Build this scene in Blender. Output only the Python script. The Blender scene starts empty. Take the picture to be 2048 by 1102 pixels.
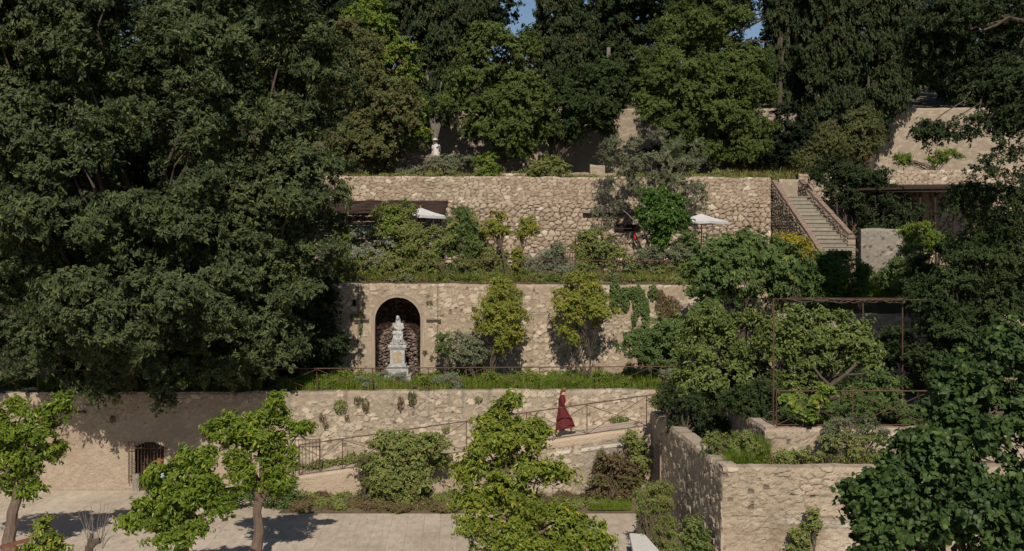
import bpy, math, numpy as np
from mathutils import Vector
SC = bpy.context.scene
# ------------------------------------------------------------------ camera, sky, sun
F, HZ, CX, CZ = 2200.0, 500.0, 1024.0, 8.65
def P(px, py, D): return ((px-CX)*D/F, D, CZ-(py-HZ)*D/F)
def PX(px, D): return (px-CX)*D/F
def PZ(py, D): return CZ-(py-HZ)*D/F
cam = bpy.data.cameras.new('camera'); co = bpy.data.objects.new('camera', cam); SC.collection.objects.link(co)
co.location = (0, 0, CZ); co.rotation_euler = (math.radians(90), 0, 0)
cam.sensor_width = 36; cam.lens = F/2048*36; cam.shift_y = -51/2048; cam.clip_end = 3000; cam.clip_start = .1
SC.camera = co
SUN_EL = 40.0; SUN_DX = -0.035
w = bpy.data.worlds.new('World'); SC.world = w; w.use_nodes = True
nt = w.node_tree; nt.nodes.clear()
sky = nt.nodes.new('ShaderNodeTexSky'); sky.sky_type = 'NISHITA'; sky.sun_disc = False
sky.sun_elevation = math.radians(SUN_EL); sky.sun_rotation = math.radians(180)-SUN_DX; sky.air_density = 1.0; sky.dust_density = .3; sky.ozone_density = 2.0
bg = nt.nodes.new('ShaderNodeBackground'); bg.inputs[1].default_value = .066
hs = nt.nodes.new('ShaderNodeHueSaturation'); hs.inputs['Saturation'].default_value = 1.0
wo = nt.nodes.new('ShaderNodeOutputWorld'); nt.links.new(sky.outputs[0], hs.inputs['Color']); nt.links.new(hs.outputs[0], bg.inputs[0]); nt.links.new(bg.outputs[0], wo.inputs[0])
sl = bpy.data.lights.new('sun', 'SUN'); sl.energy = 5.0; sl.angle = math.radians(.5); sl.color = (1, .915, .80)
so = bpy.data.objects.new('sun', sl); SC.collection.objects.link(so)
so.rotation_euler = Vector((SUN_DX, 1, -math.tan(math.radians(SUN_EL)))).to_track_quat('-Z', 'Y').to_euler()
SC.view_settings.view_transform = 'Standard'; SC.view_settings.look = 'None'; SC.view_settings.exposure = 0.0; SC.view_settings.gamma = 1
SC.cycles.max_bounces = 5; SC.cycles.diffuse_bounces = 3; SC.cycles.glossy_bounces = 2; SC.cycles.transmission_bounces = 2
SC.cycles.use_denoising = True; SC.cycles.denoiser = "OPENIMAGEDENOISE"; SC.cycles.denoising_input_passes = "RGB_ALBEDO_NORMAL"; SC.cycles.sample_clamp_indirect = 3

# ------------------------------------------------------------------ numpy helpers
R = np.random.RandomState
def nrm(v): return v/np.maximum(np.linalg.norm(v, axis=-1, keepdims=True), 1e-9)
def hash01(ix, iy, k=0):
    h = np.sin(ix*127.1+iy*311.7+k*74.7)*43758.5453
    return h-np.floor(h)
def vnoise(x, y, k=0):
    ix = np.floor(x); iy = np.floor(y); fx = x-ix; fy = y-iy
    fx = fx*fx*(3-2*fx); fy = fy*fy*(3-2*fy)
    a = hash01(ix, iy, k); b = hash01(ix+1, iy, k); c = hash01(ix, iy+1, k); d = hash01(ix+1, iy+1, k)
    return (a*(1-fx)+b*fx)*(1-fy)+(c*(1-fx)+d*fx)*fy
def fbm(x, y, k=0, o=4):
    r = 0; a = .5; t = 0
    for i in range(o):
        r = r+a*vnoise(x*2**i, y*2**i, k+i*13); t += a; a *= .55
    return r/t
def sstep(a, b, x):
    t = np.clip((x-a)/(b-a), 0, 1); return t*t*(3-2*t)
def worley(s, t, sx, sy, k=0, jit=.8, rowoff=True):
    u = s/sx; v = t/sy
    if rowoff: u = u+.5*(np.floor(v) % 2)*0
    iu = np.floor(u); iv = np.floor(v)
    f1 = np.full(u.shape, 9.); f2 = f1.copy(); r1 = np.zeros(u.shape); r2 = r1.copy()
    for dv in (-1, 0, 1):
        for du in (-1, 0, 1):
            cu = iu+du; cv = iv+dv
            off = .5*(cv % 2)
            qx = cu+.5+(hash01(cu, cv, k)-.5)*jit+off*.6-.15; qy = cv+.5+(hash01(cu, cv, k+5)-.5)*jit
            d = np.hypot((u-qx), (v-qy))
            m = d < f1
            f2 = np.where(m, f1, np.minimum(f2, d)); r1 = np.where(m, hash01(cu, cv, k+9), r1); r2 = np.where(m, hash01(cu, cv, k+17), r2)
            f1 = np.where(m, d, f1)
    return f1, f2, r1, r2

class G:
    def __init__(s): s.v = []; s.q = []; s.t = []; s.n = 0; s.a = []; s.c = []
    def add(s, V, Q=None, T=None, a=None, c=None):
        V = np.asarray(V, float).reshape(-1, 3); s.v.append(V)
        if Q is not None and len(Q): s.q.append(np.asarray(Q, np.int64).reshape(-1, 4)+s.n)
        if T is not None and len(T): s.t.append(np.asarray(T, np.int64).reshape(-1, 3)+s.n)
        s.a.append(np.full(len(V), .5) if a is None else np.broadcast_to(a, (len(V),)))
        if c is not None: s.c.append(c)
        s.n += len(V); return s
    def tube(s, pts, rad, n=7, cap=True, a=None, wob=0, seed=0):
        pts = np.asarray(pts, float); m = len(pts); rad = np.broadcast_to(rad, (m,)).astype(float)
        t = np.gradient(pts, axis=0); t = nrm(t)
        ref = np.array([0, 0, 1.]) if abs(t[0][2]) < .9 else np.array([1., 0, 0])
        e1 = nrm(np.cross(t, ref)); e2 = np.cross(t, e1)
        an = np.arange(n)/n*2*np.pi
        rr = rad[:, None]*np.ones((m, n))
        if wob: rr = rr*(1+wob*(R(seed).rand(m, n)-.5))
        V = pts[:, None]+rr[..., None]*(np.cos(an)[None, :, None]*e1[:, None]+np.sin(an)[None, :, None]*e2[:, None])
        i = np.arange(m-1)[:, None]*n; j = np.arange(n)[None]; k = (j+1) % n
        Q = np.stack([i+j, i+k, i+n+k, i+n+j], -1).reshape(-1, 4)
        V = V.reshape(-1, 3); T = []
        if cap:
            V = np.vstack([V, pts[:1], pts[-1:]]); b = m*n
            for jj in range(n):
                T.append((b, (jj+1) % n, jj)); T.append((b+1, (m-1)*n+jj, (m-1)*n+(jj+1) % n))
        return s.add(V, Q, T, a)
    def box(s, x0, x1, y0, y1, z0, z1, rz=0, piv=None):
        V = np.array([[x, y, z] for z in (z0, z1) for y in (y0, y1) for x in (x0, x1)], float)
        if rz:
            p = np.array(piv if piv is not None else [(x0+x1)/2, (y0+y1)/2, 0]); c, sn = math.cos(rz), math.sin(rz)
            W = V-p; V = np.stack([W[:, 0]*c-W[:, 1]*sn, W[:, 0]*sn+W[:, 1]*c, W[:, 2]], -1)+p
        return s.add(V, [(0, 2, 3, 1), (4, 5, 7, 6), (0, 1, 5, 4), (2, 6, 7, 3), (0, 4, 6, 2), (1, 3, 7, 5)])
    def bar(s, p, q, r, n=5): return s.tube([p, q], r, n)
    def loft(s, rings, cap=True):
        rings = np.asarray(rings, float); m, n = rings.shape[:2]
        i = np.arange(m-1)[:, None]*n; j = np.arange(n)[None]; k = (j+1) % n
        Q = np.stack([i+j, i+k, i+n+k, i+n+j], -1).reshape(-1, 4); V = rings.reshape(-1, 3); T = []
        if cap:
            V = np.vstack([V, rings[0].mean(0), rings[-1].mean(0)]); b = m*n
            for jj in range(n):
                T.append((b, (jj+1) % n, jj)); T.append((b+1, (m-1)*n+jj, (m-1)*n+(jj+1) % n))
        return s.add(V, Q, T)
    def ball(s, c, r, n=12, m=8, noise=0, seed=0):
        r = np.broadcast_to(r, (3,)); th = np.linspace(.001, np.pi-.001, m); ph = np.arange(n)/n*2*np.pi
        d = np.stack([np.sin(th)[:, None]*np.cos(ph), np.sin(th)[:, None]*np.sin(ph), np.cos(th)[:, None]*np.ones(n)], -1)
        if noise: d = d*(1+noise*(R(seed).rand(m, n, 1)-.5))
        return s.loft(np.asarray(c)+d[::-1]*r, True)
    def build(s, name, mat, parent=None, smooth=False, loc=None):
        V = np.vstack(s.v)
        if parent is not None and getattr(parent, 'type', '') == 'EMPTY' and loc is None: loc = WL(parent)
        org = np.array(loc if loc is not None else (0, 0, 0), float)
        if parent is None and loc is None:
            org = np.array([V[:, 0].mean(), V[:, 1].mean(), V[:, 2].min()])
        V = V-org
        me = bpy.data.meshes.new(name)
        nq = sum(len(x) for x in s.q); ntr = sum(len(x) for x in s.t)
        L = []; 
        if nq: L.append(np.vstack(s.q).ravel())
        if ntr: L.append(np.vstack(s.t).ravel())
        L = np.concatenate(L)
        me.vertices.add(len(V)); me.vertices.foreach_set('co', V.astype(np.float32).ravel())
        me.loops.add(len(L)); me.loops.foreach_set('vertex_index', L.astype(np.int32))
        me.polygons.add(nq+ntr)
        st = np.concatenate([np.arange(nq)*4, nq*4+np.arange(ntr)*3]).astype(np.int32)
        me.polygons.foreach_set('loop_start', st)
        me.polygons.foreach_set('use_smooth', np.full(nq+ntr, smooth))
        at = me.attributes.new('v', 'FLOAT', 'POINT'); at.data.foreach_set('value', np.concatenate(s.a).astype(np.float32))
        if s.c:
            c = np.vstack(s.c); c = np.hstack([c, np.ones((len(c), 1))]) if c.shape[1] == 3 else c
            at = me.attributes.new('col', 'FLOAT_COLOR', 'POINT'); at.data.foreach_set('color', c.astype(np.float32).ravel())
        me.update(calc_edges=True); me.materials.append(mat)
        o = bpy.data.objects.new(name, me); SC.collection.objects.link(o)
        o['_w'] = tuple(float(x) for x in org)
        if parent is not None:
            pw = WL(parent); o.parent = parent; o.location = tuple(org-np.array(pw))
        else: o.location = tuple(org)
        return o
def WL(o): return tuple(o['_w'])
def tag(o, label=None, cat=None, group=None, kind=None):
    if label: o['label'] = label
    if cat: o['category'] = cat
    if group: o['group'] = group
    if kind: o['kind'] = kind
    return o
def empty(name, loc, label, cat, group=None):
    o = bpy.data.objects.new(name, None); SC.collection.objects.link(o); o.location = loc; o['_w'] = tuple(float(x) for x in loc)
    o.empty_display_size = .1
    return tag(o, label, cat, group)

# ------------------------------------------------------------------ materials
def newmat(name):
    m = bpy.data.materials.new(name); m.use_nodes = True; n = m.node_tree; n.nodes.clear()
    out = n.nodes.new('ShaderNodeOutputMaterial'); b = n.nodes.new('ShaderNodeBsdfPrincipled')
    n.links.new(b.outputs[0], out.inputs[0]); return m, n, b, out
def c4(c): return (c[0], c[1], c[2], 1)
def mix(n, fac, a, b):
    x = n.nodes.new('ShaderNodeMix'); x.data_type = 'RGBA'
    for i, val in ((0, fac), (6, a), (7, b)):
        if hasattr(val, 'is_output'): n.links.new(val, x.inputs[i])
        else: x.inputs[i].default_value = val if i == 0 else c4(val)
    return x.outputs[2]
def noise(n, scale, detail=4, rough=.6, coord='Object', stretch=None):
    tc = n.nodes.new('ShaderNodeTexCoord'); t = n.nodes.new('ShaderNodeTexNoise'); t.inputs['Scale'].default_value = scale
    t.inputs['Detail'].default_value = detail; t.inputs['Roughness'].default_value = rough
    src = tc.outputs[coord]
    if stretch:
        mp = n.nodes.new('ShaderNodeMapping'); mp.inputs['Scale'].default_value = stretch; n.links.new(src, mp.inputs[0]); src = mp.outputs[0]
    n.links.new(src, t.inputs[0]); return t.outputs[0]
def ramp(n, src, lo, hi):
    r = n.nodes.new('ShaderNodeMapRange'); r.inputs[1].default_value = lo; r.inputs[2].default_value = hi; n.links.new(src, r.inputs[0]); return r.outputs[0]
def bump(n, b, src, strength, dist=.02):
    x = n.nodes.new('ShaderNodeBump'); x.inputs['Strength'].default_value = strength; x.inputs['Distance'].default_value = dist
    n.links.new(src, x.inputs['Height']); n.links.new(x.outputs[0], b.inputs['Normal'])
def simple(name, c1, c2=None, scale=8, rough=.8, bmp=.3, metal=0, stretch=None, spec=.3):
    m, n, b, o = newmat(name); nz = noise(n, scale, stretch=stretch)
    n.links.new(mix(n, ramp(n, nz, .3, .7), c1, c2 or tuple(x*.7 for x in c1)), b.inputs['Base Color'])
    b.inputs['Roughness'].default_value = rough; b.inputs['Metallic'].default_value = metal; b.inputs['Specular IOR Level'].default_value = spec
    if bmp: bump(n, b, nz, bmp)
    return m
def leafmat(name, dark, light, accent=None, rough=.5, trans=.22, amt=.08, spec=.3):
    m, n, b, o = newmat(name)
    at = n.nodes.new('ShaderNodeAttribute'); at.attribute_name = 'v'
    col = mix(n, at.outputs['Fac'], dark, light)
    nz = noise(n, 1.3, 2)
    hue = mix(n, ramp(n, nz, .35, .65), tuple(x*.8 for x in dark), tuple(x*1.0 for x in light))
    col = mix(n, .3, col, hue)
    if accent:
        gt = n.nodes.new('ShaderNodeMath'); gt.operation = 'GREATER_THAN'; n.links.new(at.outputs['Fac'], gt.inputs[0]); gt.inputs[1].default_value = 1-amt
        col = mix(n, gt.outputs[0], col, accent)
    n.links.new(col, b.inputs['Base Color']); b.inputs['Roughness'].default_value = rough; b.inputs['Specular IOR Level'].default_value = spec
    if trans:
        t = n.nodes.new('ShaderNodeBsdfTranslucent'); n.links.new(col, t.inputs[0])
        ms = n.nodes.new('ShaderNodeMixShader'); ms.inputs[0].default_value = trans
        n.links.new(b.outputs[0], ms.inputs[1]); n.links.new(t.outputs[0], ms.inputs[2]); n.links.new(ms.outputs[0], o.inputs[0])
    return m
def stonemat(name, fine=24, bmp=.5, tint=(1, 1, 1)):
    m, n, b, o = newmat(name)
    at = n.nodes.new('ShaderNodeAttribute'); at.attribute_name = 'col'
    nz = noise(n, fine, 6, .7); n2 = noise(n, 1.1, 3)
    c = mix(n, ramp(n, nz, .35, .65), (.64, .61, .575), (.86, .835, .80))
    c2 = mix(n, ramp(n, n2, .35, .65), (.93, .91, .89), (1.04, 1.03, 1.02))
    def mul(a, bb):
        x = n.nodes.new('ShaderNodeMix'); x.data_type = 'RGBA'; x.blend_type = 'MULTIPLY'; x.inputs[0].default_value = 1
        n.links.new(a, x.inputs[6]); n.links.new(bb, x.inputs[7]); return x.outputs[2]
    n.links.new(mul(mul(at.outputs['Color'], c), c2), b.inputs['Base Color'])
    b.inputs['Roughness'].default_value = .95; b.inputs['Specular IOR Level'].default_value = .1
    bump(n, b, nz, bmp, .03); return m

M = {}
M['stone'] = stonemat('rubble_stone')
M['iron'] = simple('rusty_iron', (.055, .032, .024), (.11, .055, .035), 20, .75, .1)
M['bark'] = simple('bark', (.10, .075, .055), (.05, .037, .028), 14, .95, .8, stretch=(1, 1, .25))
M['bark_orange'] = simple('orange_bark', (.15, .105, .078), (.085, .06, .045), 16, .9, .5, stretch=(1, 1, .3))
M['bark_pale'] = simple('pale_bark', (.21, .185, .155), (.12, .105, .09), 14, .95, .6, stretch=(1, 1, .3))
M['marble'] = simple('white_marble', (.44, .43, .41), (.22, .215, .205), 9, .6, .15)
M['mottled'] = simple('mottled_marble', (.42, .33, .22), (.24, .17, .11), 9, .5, .1)
M['umbrella'] = simple('white_canvas', (.56, .55, .53), (.48, .47, .455), 3, .85, .05)
M['wood'] = simple('pole_wood', (.40, .20, .07), (.30, .14, .05), 10, .6, .2, stretch=(1, 1, .1))
M['darkwood'] = simple('dark_wood', (.04, .025, .018), (.022, .014, .01), 10, .9, .5, stretch=(1, 1, .2))
M['greywood'] = simple('grey_wood', (.25, .22, .19), (.14, .12, .10), 10, .9, .4, stretch=(1, 1, .15))
M['brick'] = simple('terracotta_brick', (.25, .175, .13), (.15, .11, .09), 6, .9, .4)
M['paint_white'] = simple('white_stone', (.58, .56, .52), (.50, .48, .44), 5, .7, .1)
M['soil'] = simple('soil', (.13, .095, .06), (.07, .055, .03), 2.2, 1, .8)
M['black'] = simple('black_leather', (.012, .011, .012), (.02, .018, .018), 10, .5, 0)
M['skin'] = simple('skin', (.52, .30, .21), (.46, .26, .18), 6, .55, 0)
M['skin_tan'] = simple('tanned_skin', (.45, .23, .14), (.38, .19, .12), 6, .55, 0)
M['hair'] = simple('blond_hair', (.17, .09, .045), (.09, .05, .025), 30, .6, .3, stretch=(1, 1, .3))
M['hair_red'] = simple('auburn_hair', (.24, .08, .03), (.13, .04, .018), 30, .6, .3)
M['dress'] = simple('wine_red_cloth', (.115, .014, .016), (.080, .010, .012), 5, .85, .1)
M['white_cloth'] = simple('white_cloth', (.50, .47, .45), (.50, .50, .50), 6, .9, .1)
M['blue_cloth'] = simple('pale_blue_cloth', (.42, .50, .58), (.36, .42, .50), 6, .9, .1)
M['red_cloth'] = simple('red_cloth', (.45, .02, .02), (.35, .015, .015), 6, .9, .1)
M['bird'] = simple('bird_plumage', (.16, .12, .09), (.07, .055, .045), 30, .9, 0)

LM = {
 'hack': leafmat('hackberry_leaf', (.022, .036, .014), (.104, .128, .052), (.13, .14, .03), amt=.03, spec=.15),
 'hack2': leafmat('hackberry_leaf_b', (.024, .040, .015), (.112, .136, .054), (.14, .14, .03), amt=.04, spec=.15),
 'cyp': leafmat('cypress_leaf', (.012, .022, .009), (.044, .060, .020), (.09, .065, .025), trans=.05, amt=.06, spec=.1),
 'oak': leafmat('oak_leaf', (.042, .068, .015), (.120, .150, .036), None, spec=.15),
 'oakdark': leafmat('dark_oak_leaf', (.018, .034, .010), (.058, .084, .026), None, spec=.15),
 'bright': leafmat('bright_leaf', (.065, .115, .014), (.155, .215, .032), (.2, .2, .03), spec=.2),
 'olive': leafmat('olive_leaf', (.080, .095, .048), (.190, .205, .115), None, trans=.15, spec=.2),
 'olivebrown': leafmat('olive_brown_leaf', (.066, .082, .026), (.145, .160, .054), (.13, .09, .04), amt=.12, spec=.15),
 'orange': leafmat('orange_tree_leaf', (.055, .105, .008), (.185, .245, .022), (.30, .30, .04), trans=.3, rough=.4, spec=.35, amt=.05),
 'centre': leafmat('light_orange_leaf', (.085, .125, .014), (.225, .265, .034), (.36, .33, .04), trans=.3, rough=.4, spec=.3, amt=.06),
 'fig': leafmat('fig_leaf', (.045, .085, .020), (.130, .180, .055), (.18, .20, .05), trans=.25, amt=.04, spec=.2),
 'ivy': leafmat('ivy_leaf', (.022, .060, .008), (.085, .165, .018), None, rough=.4, spec=.3),
 'yellowgreen': leafmat('yellow_green_leaf', (.125, .155, .020), (.270, .300, .050), (.32, .25, .05), trans=.3, amt=.08, spec=.2),
 'yellow': leafmat('yellow_leaf', (.16, .17, .02), (.40, .32, .03), (.5, .35, .03), trans=.3, spec=.2),
 'citrus': leafmat('citrus_leaf', (.055, .085, .018), (.165, .205, .050), (.20, .20, .04), amt=.04, rough=.45, spec=.3),
 'silver': leafmat('silver_leaf', (.12, .135, .09), (.26, .28, .19), None, trans=.1, spec=.2),
 'brown': leafmat('dry_leaf', (.085, .055, .032), (.19, .130, .075), (.10, .12, .03), trans=.1, amt=.2, spec=.1),
 'linden': leafmat('broad_leaf', (.014, .034, .009), (.058, .094, .022), (.065, .11, .02), trans=.15, rough=.5, spec=.2, amt=.04),
 'grass': leafmat('grass_blade', (0.066, 0.114, 0.012), (0.18, 0.246, 0.024), (.26, .25, .07), trans=.3, amt=.06, spec=.15),
 'drygrass': leafmat('dry_grass_blade', (.09, .10, .025), (.21, .19, .06), (.3, .22, .1), trans=.2, spec=.15),
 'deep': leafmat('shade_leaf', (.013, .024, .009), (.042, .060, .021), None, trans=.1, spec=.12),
 'wood': leafmat('forest_leaf_shade', (.006, .011, .005), (.022, .032, .013), None, trans=.05, spec=.08),  # near-black leaf colour carries the shade between the background crowns
 'shrub': leafmat('shrub_leaf', (.10, .135, .032), (.25, .285, .080), (.16, .13, .05), amt=.08, spec=.2),
}

# ------------------------------------------------------------------ foliage
def leafgeo(g, C, N, A, L, W, v, shape):
    S = nrm(np.cross(N, A)); L = L[:, None]; W = W[:, None]; n = len(C)
    if shape == 'd':
        V = np.stack([C-A*L*.5, C+S*W*.5+N*W*.18-A*L*.05, C+A*L*.5-N*L*.12, C-S*W*.5+N*W*.18-A*L*.05], 1)
        g.add(V.reshape(-1, 3), np.arange(n*4).reshape(-1, 4), a=np.repeat(v, 4))
    elif shape == 'b':   # pointed oval folded on its midrib
        V = np.stack([C-A*L*.5, C+S*W*.5-A*L*.22+N*W*.15, C+S*W*.42+A*L*.12+N*W*.1, C+A*L*.5-N*L*.18, C-S*W*.42+A*L*.12+N*W*.1, C-S*W*.5-A*L*.22+N*W*.15], 1)
        b = np.arange(n)[:, None]*6
        g.add(V.reshape(-1, 3), np.concatenate([b+np.array([0, 1, 2, 3]), b+np.array([0, 3, 4, 5])]), a=np.repeat(v, 6))
    elif shape == 'h':   # heart, wide lobes beside the stalk
        V = np.stack([C-A*L*.32, C+S*W*.28-A*L*.46+N*W*.08, C+S*W*.52-A*L*.15+N*W*.14, C+S*W*.34+A*L*.2+N*W*.05, C+A*L*.55-N*L*.2,
                      C-S*W*.34+A*L*.2+N*W*.05, C-S*W*.52-A*L*.15+N*W*.14, C-S*W*.28-A*L*.46+N*W*.08, C+A*L*.1-N*W*.02], 1)
        b = np.arange(n)[:, None]*9
        g.add(V.reshape(-1, 3), np.concatenate([b+np.array(q) for q in ([0, 1, 2, 8], [8, 2, 3, 4], [8, 4, 5, 6], [0, 8, 6, 7])]), a=np.repeat(v, 9))
    elif shape == 'f':   # fig: five fingers as three crossed blades
        for da in (-.75, 0, .75):
            A2 = nrm(A*math.cos(da)+S*math.sin(da)); S2 = nrm(np.cross(N, A2)); b0 = C-A*L*.35; LL = L*(1 if da == 0 else .8)
            V = np.stack([b0, b0+A2*LL*.55+S2*W*.2+N*W*.06, b0+A2*LL-N*L*.12, b0+A2*LL*.55-S2*W*.2+N*W*.06], 1)
            g.add(V.reshape(-1, 3), np.arange(n*4).reshape(-1, 4), a=np.repeat(v, 4))
def crown(lobes, seed, br=1.1, cr=.42, L=.13, W=.055, cov=.9, kb=1.5, kc=.8, droop=.5, squash=.65, shape='d', up=.45, back=.45, inner=.55, gap=0., axis_up=0., vj=.25, rnd=.5, lpt=16, void=0., tsz=.75):
    """lobes: (c(3), r(3)); boughs fill the lobes, clumps cover the boughs, leaves cover the clumps"""
    r = R(seed); B = []; BR = []; BO = []
    for c, rad in lobes:
        c = np.array(c, float); rad = np.array(rad, float); b = min(br, rad.min()*.75)
        a = 4*np.pi*((rad[0]*rad[1])**1.6/3+(rad[0]*rad[2])**1.6/3+(rad[1]*rad[2])**1.6/3)**(1/1.6)
        n = max(3, int(kb*a/(np.pi*b*b)))
        d = nrm(r.randn(n, 3)); keep = (d[:, 1] < .35) | (r.rand(n) < back); d = d[keep]; n = len(d)
        f = inner+(1-inner)*r.rand(n)**.6
        B.append(c+d*np.maximum(rad-b*.55, .02)*f[:, None]); BR.append(b*(.35+.95*r.rand(n))); BO.append(d)
    B = np.vstack(B); BR = np.concatenate(BR); BO = np.vstack(BO)
    if void:
        vn = vnoise(B[:, 0]*.62+B[:, 1]*.2+seed, B[:, 2]*.7+B[:, 1]*.35, seed); front = B[:, 1] < np.median(B[:, 1])+.6
        k = (vn > void) | ~front; B, BR, BO = B[k], BR[k], BO[k]
    if gap:
        k = r.rand(len(B)) > gap; B, BR, BO = B[k], BR[k], BO[k]
    nc = np.maximum(2, (kc*4*(BR/cr)**2)).astype(int); idx = np.repeat(np.arange(len(B)), nc)
    d = nrm(r.randn(len(idx), 3)*.8+BO[idx]*.6+np.array([0, -.15, .6])); 
    C = B[idx]+d*BR[idx][:, None]*np.array([1, 1, .7])*(.6+.45*r.rand(len(idx))[:, None]); CR = cr*(.5+.9*r.rand(len(idx))); CV = r.rand(len(idx))
    CO = nrm(d*.6+BO[idx])
    nl = np.maximum(4, cov*4*np.pi*CR**2/(L*W*.55)*.5).astype(int)
    # sprays: each clump is a handful of twigs, the leaves sit along them
    nt_ = np.maximum(2, (nl/lpt)).astype(int); ti = np.repeat(np.arange(len(C)), nt_); m = len(ti)
    TD = nrm(r.randn(m, 3)*np.array([1, 1, tsz])+CO[ti]*.75+np.array([0, -.05, .22+axis_up])); TL = CR[ti]*(.4+.95*r.rand(m)**1.5); TV = r.randn(m)*.10
    T0 = C[ti]+r.randn(m, 3)*CR[ti][:, None]*np.array([.36, .36, .36*squash])
    k = np.repeat(np.arange(m), np.maximum(2, (lpt*TL/CR[ti]/1.0)).astype(int)); n = len(k); t = .12+.88*r.rand(n)
    X = T0[k]+TD[k]*(TL[k]*t)[:, None]+r.randn(n, 3)*(L*.28); X[:, 2] -= droop*.4*TL[k]*t*t
    j = ti[k]; sd = nrm(np.cross(TD[k], r.randn(n, 3))); dd = TD[k]
    N = nrm(dd*.2+CO[j]*.65+np.array([0, -.34, up*.8])+r.randn(n, 3)*rnd*.8)
    A = dd*.7+sd*.8+np.array([0, 0, -droop*.7+axis_up]); A = nrm(A-N*(A*N).sum(1, keepdims=True))
    v = np.clip(.5+(CV[j]-.5)*.7+TV[k]+(t-.5)*.25+r.randn(n)*vj*.8, 0, .93); v = np.where(r.rand(n) < .05, 1., v)
    LL = L*(.6+.8*r.rand(n)); g = G(); leafgeo(g, X, N, A, LL, W*(LL/L)*(.8+.4*r.rand(n)), v, shape)
    return g, B, BR, C
def limb(g, p, q, r0, r1, seed, n=6, sag=.15, wig=.08, sides=6):
    r = R(seed); p = np.array(p, float); q = np.array(q, float); t = np.linspace(0, 1, n)[:, None]; L = np.linalg.norm(q-p)
    X = p+(q-p)*t; X[:, 2] += (np.sin(t[:, 0]*np.pi)*sag*L); X[1:-1] += r.randn(n-2, 3)*wig*L*.3
    g.tube(X, r0+(r1-r0)*t[:, 0]**.8, sides, cap=True, wob=.2, seed=seed)
STAT = []
def tree(name, label, cat, D, blobs, base, mat, seed, group=None, zs=1., trunk_r=.18, bark='bark', nlimb=14, thick=.85, stems=1, fork=.35, twig=0, trunks=True, limbr=.3, spread=.4, **kw):
    """blobs in photo pixels (px,py,rx,ry[,dD]) at distance D; base=(px, dD, z)"""
    lob = []
    for b in blobs:
        px, py, rx, ry = b[:4]; d = D+(b[4] if len(b) > 4 else 0); s = F/d
        lob.append((P(px, py, d), (rx/s, thick*min((rx+ry)/2/s, 1.6*min(rx, ry)/s), ry/s)))
    if zs != 1:
        lob = [((c[0], c[1], c[2]/zs), (r_[0], r_[1], r_[2]/zs)) for c, r_ in lob]
    g, B, BR, C = crown(lob, seed, **kw)
    if zs != 1:
        for q in g.v: q[:, 2] *= zs
        B = B*(1, 1, zs); C = C*(1, 1, zs); lob = [((c[0], c[1], c[2]*zs), (r_[0], r_[1], r_[2]*zs)) for c, r_ in lob]
    STAT.append((g.n, name))
    bx, by, bz = PX(base[0], D+base[1]), D+base[1], base[2]
    e = empty(name, (bx, by, bz), label, cat, group)
    if trunks:
        t = G(); r = R(seed+7); cc = np.mean([l[0] for l in lob], 0); low = min(l[0][2]-l[1][2] for l in lob)
        for s in range(stems):
            b0 = np.array([bx, by, bz-.1])+(np.array([r.uniform(-spread, spread), r.uniform(-.2, .2), 0]) if stems > 1 else 0)
            top = np.array([bx+(cc[0]-bx)*.6, by+(cc[1]-by)*.6, max(bz+.3, bz+(cc[2]-bz)*fork+.0)])
            if stems > 1: top = top+r.randn(3)*[spread*1.5, .3, .1]
            k = 7; tt = np.linspace(0, 1, k)[:, None]; X = b0+(top-b0)*tt; X[1:-1, :2] += r.randn(k-2, 2)*trunk_r*.13
            t.tube(X, trunk_r*(1.15-.4*tt[:, 0]+.35*np.exp(-tt[:, 0]*8)), 9, wob=.15, seed=seed)
            ids = r.choice(len(B), min(nlimb, len(B)), replace=False)
            for i in ids: limb(t, top-(0, 0, .05), B[i], trunk_r*(.35+.35*r.rand()), .012, seed+int(i), n=7, sag=.08)
        for i in r.choice(len(C), min(twig, len(C)), replace=False):
            k = np.argmin(np.linalg.norm(B-C[i], axis=1)); limb(t, B[k], C[i]+(C[i]-B[k])*.3, .02, .005, seed+int(i), n=4, sag=.05, sides=4)
        t.build('trunk', M[bark], e)
    g.build('crown', LM[mat], e)
    return e
def shrub(*a, **k):
    k.setdefault('stems', 3); k.setdefault('trunk_r', .035); k.setdefault('nlimb', 8); k.setdefault('br', .35); k.setdefault('cr', .2)
    k.setdefault('L', .08); k.setdefault('W', .035); k.setdefault('fork', .3); k.setdefault('spread', .15)
    return tree(*a, **k)
def blades(name, *a, label=None, **k):
    if label is None: label, a = a[0], a[1:]
    return blades_(name, label, *a, **k)
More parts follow.
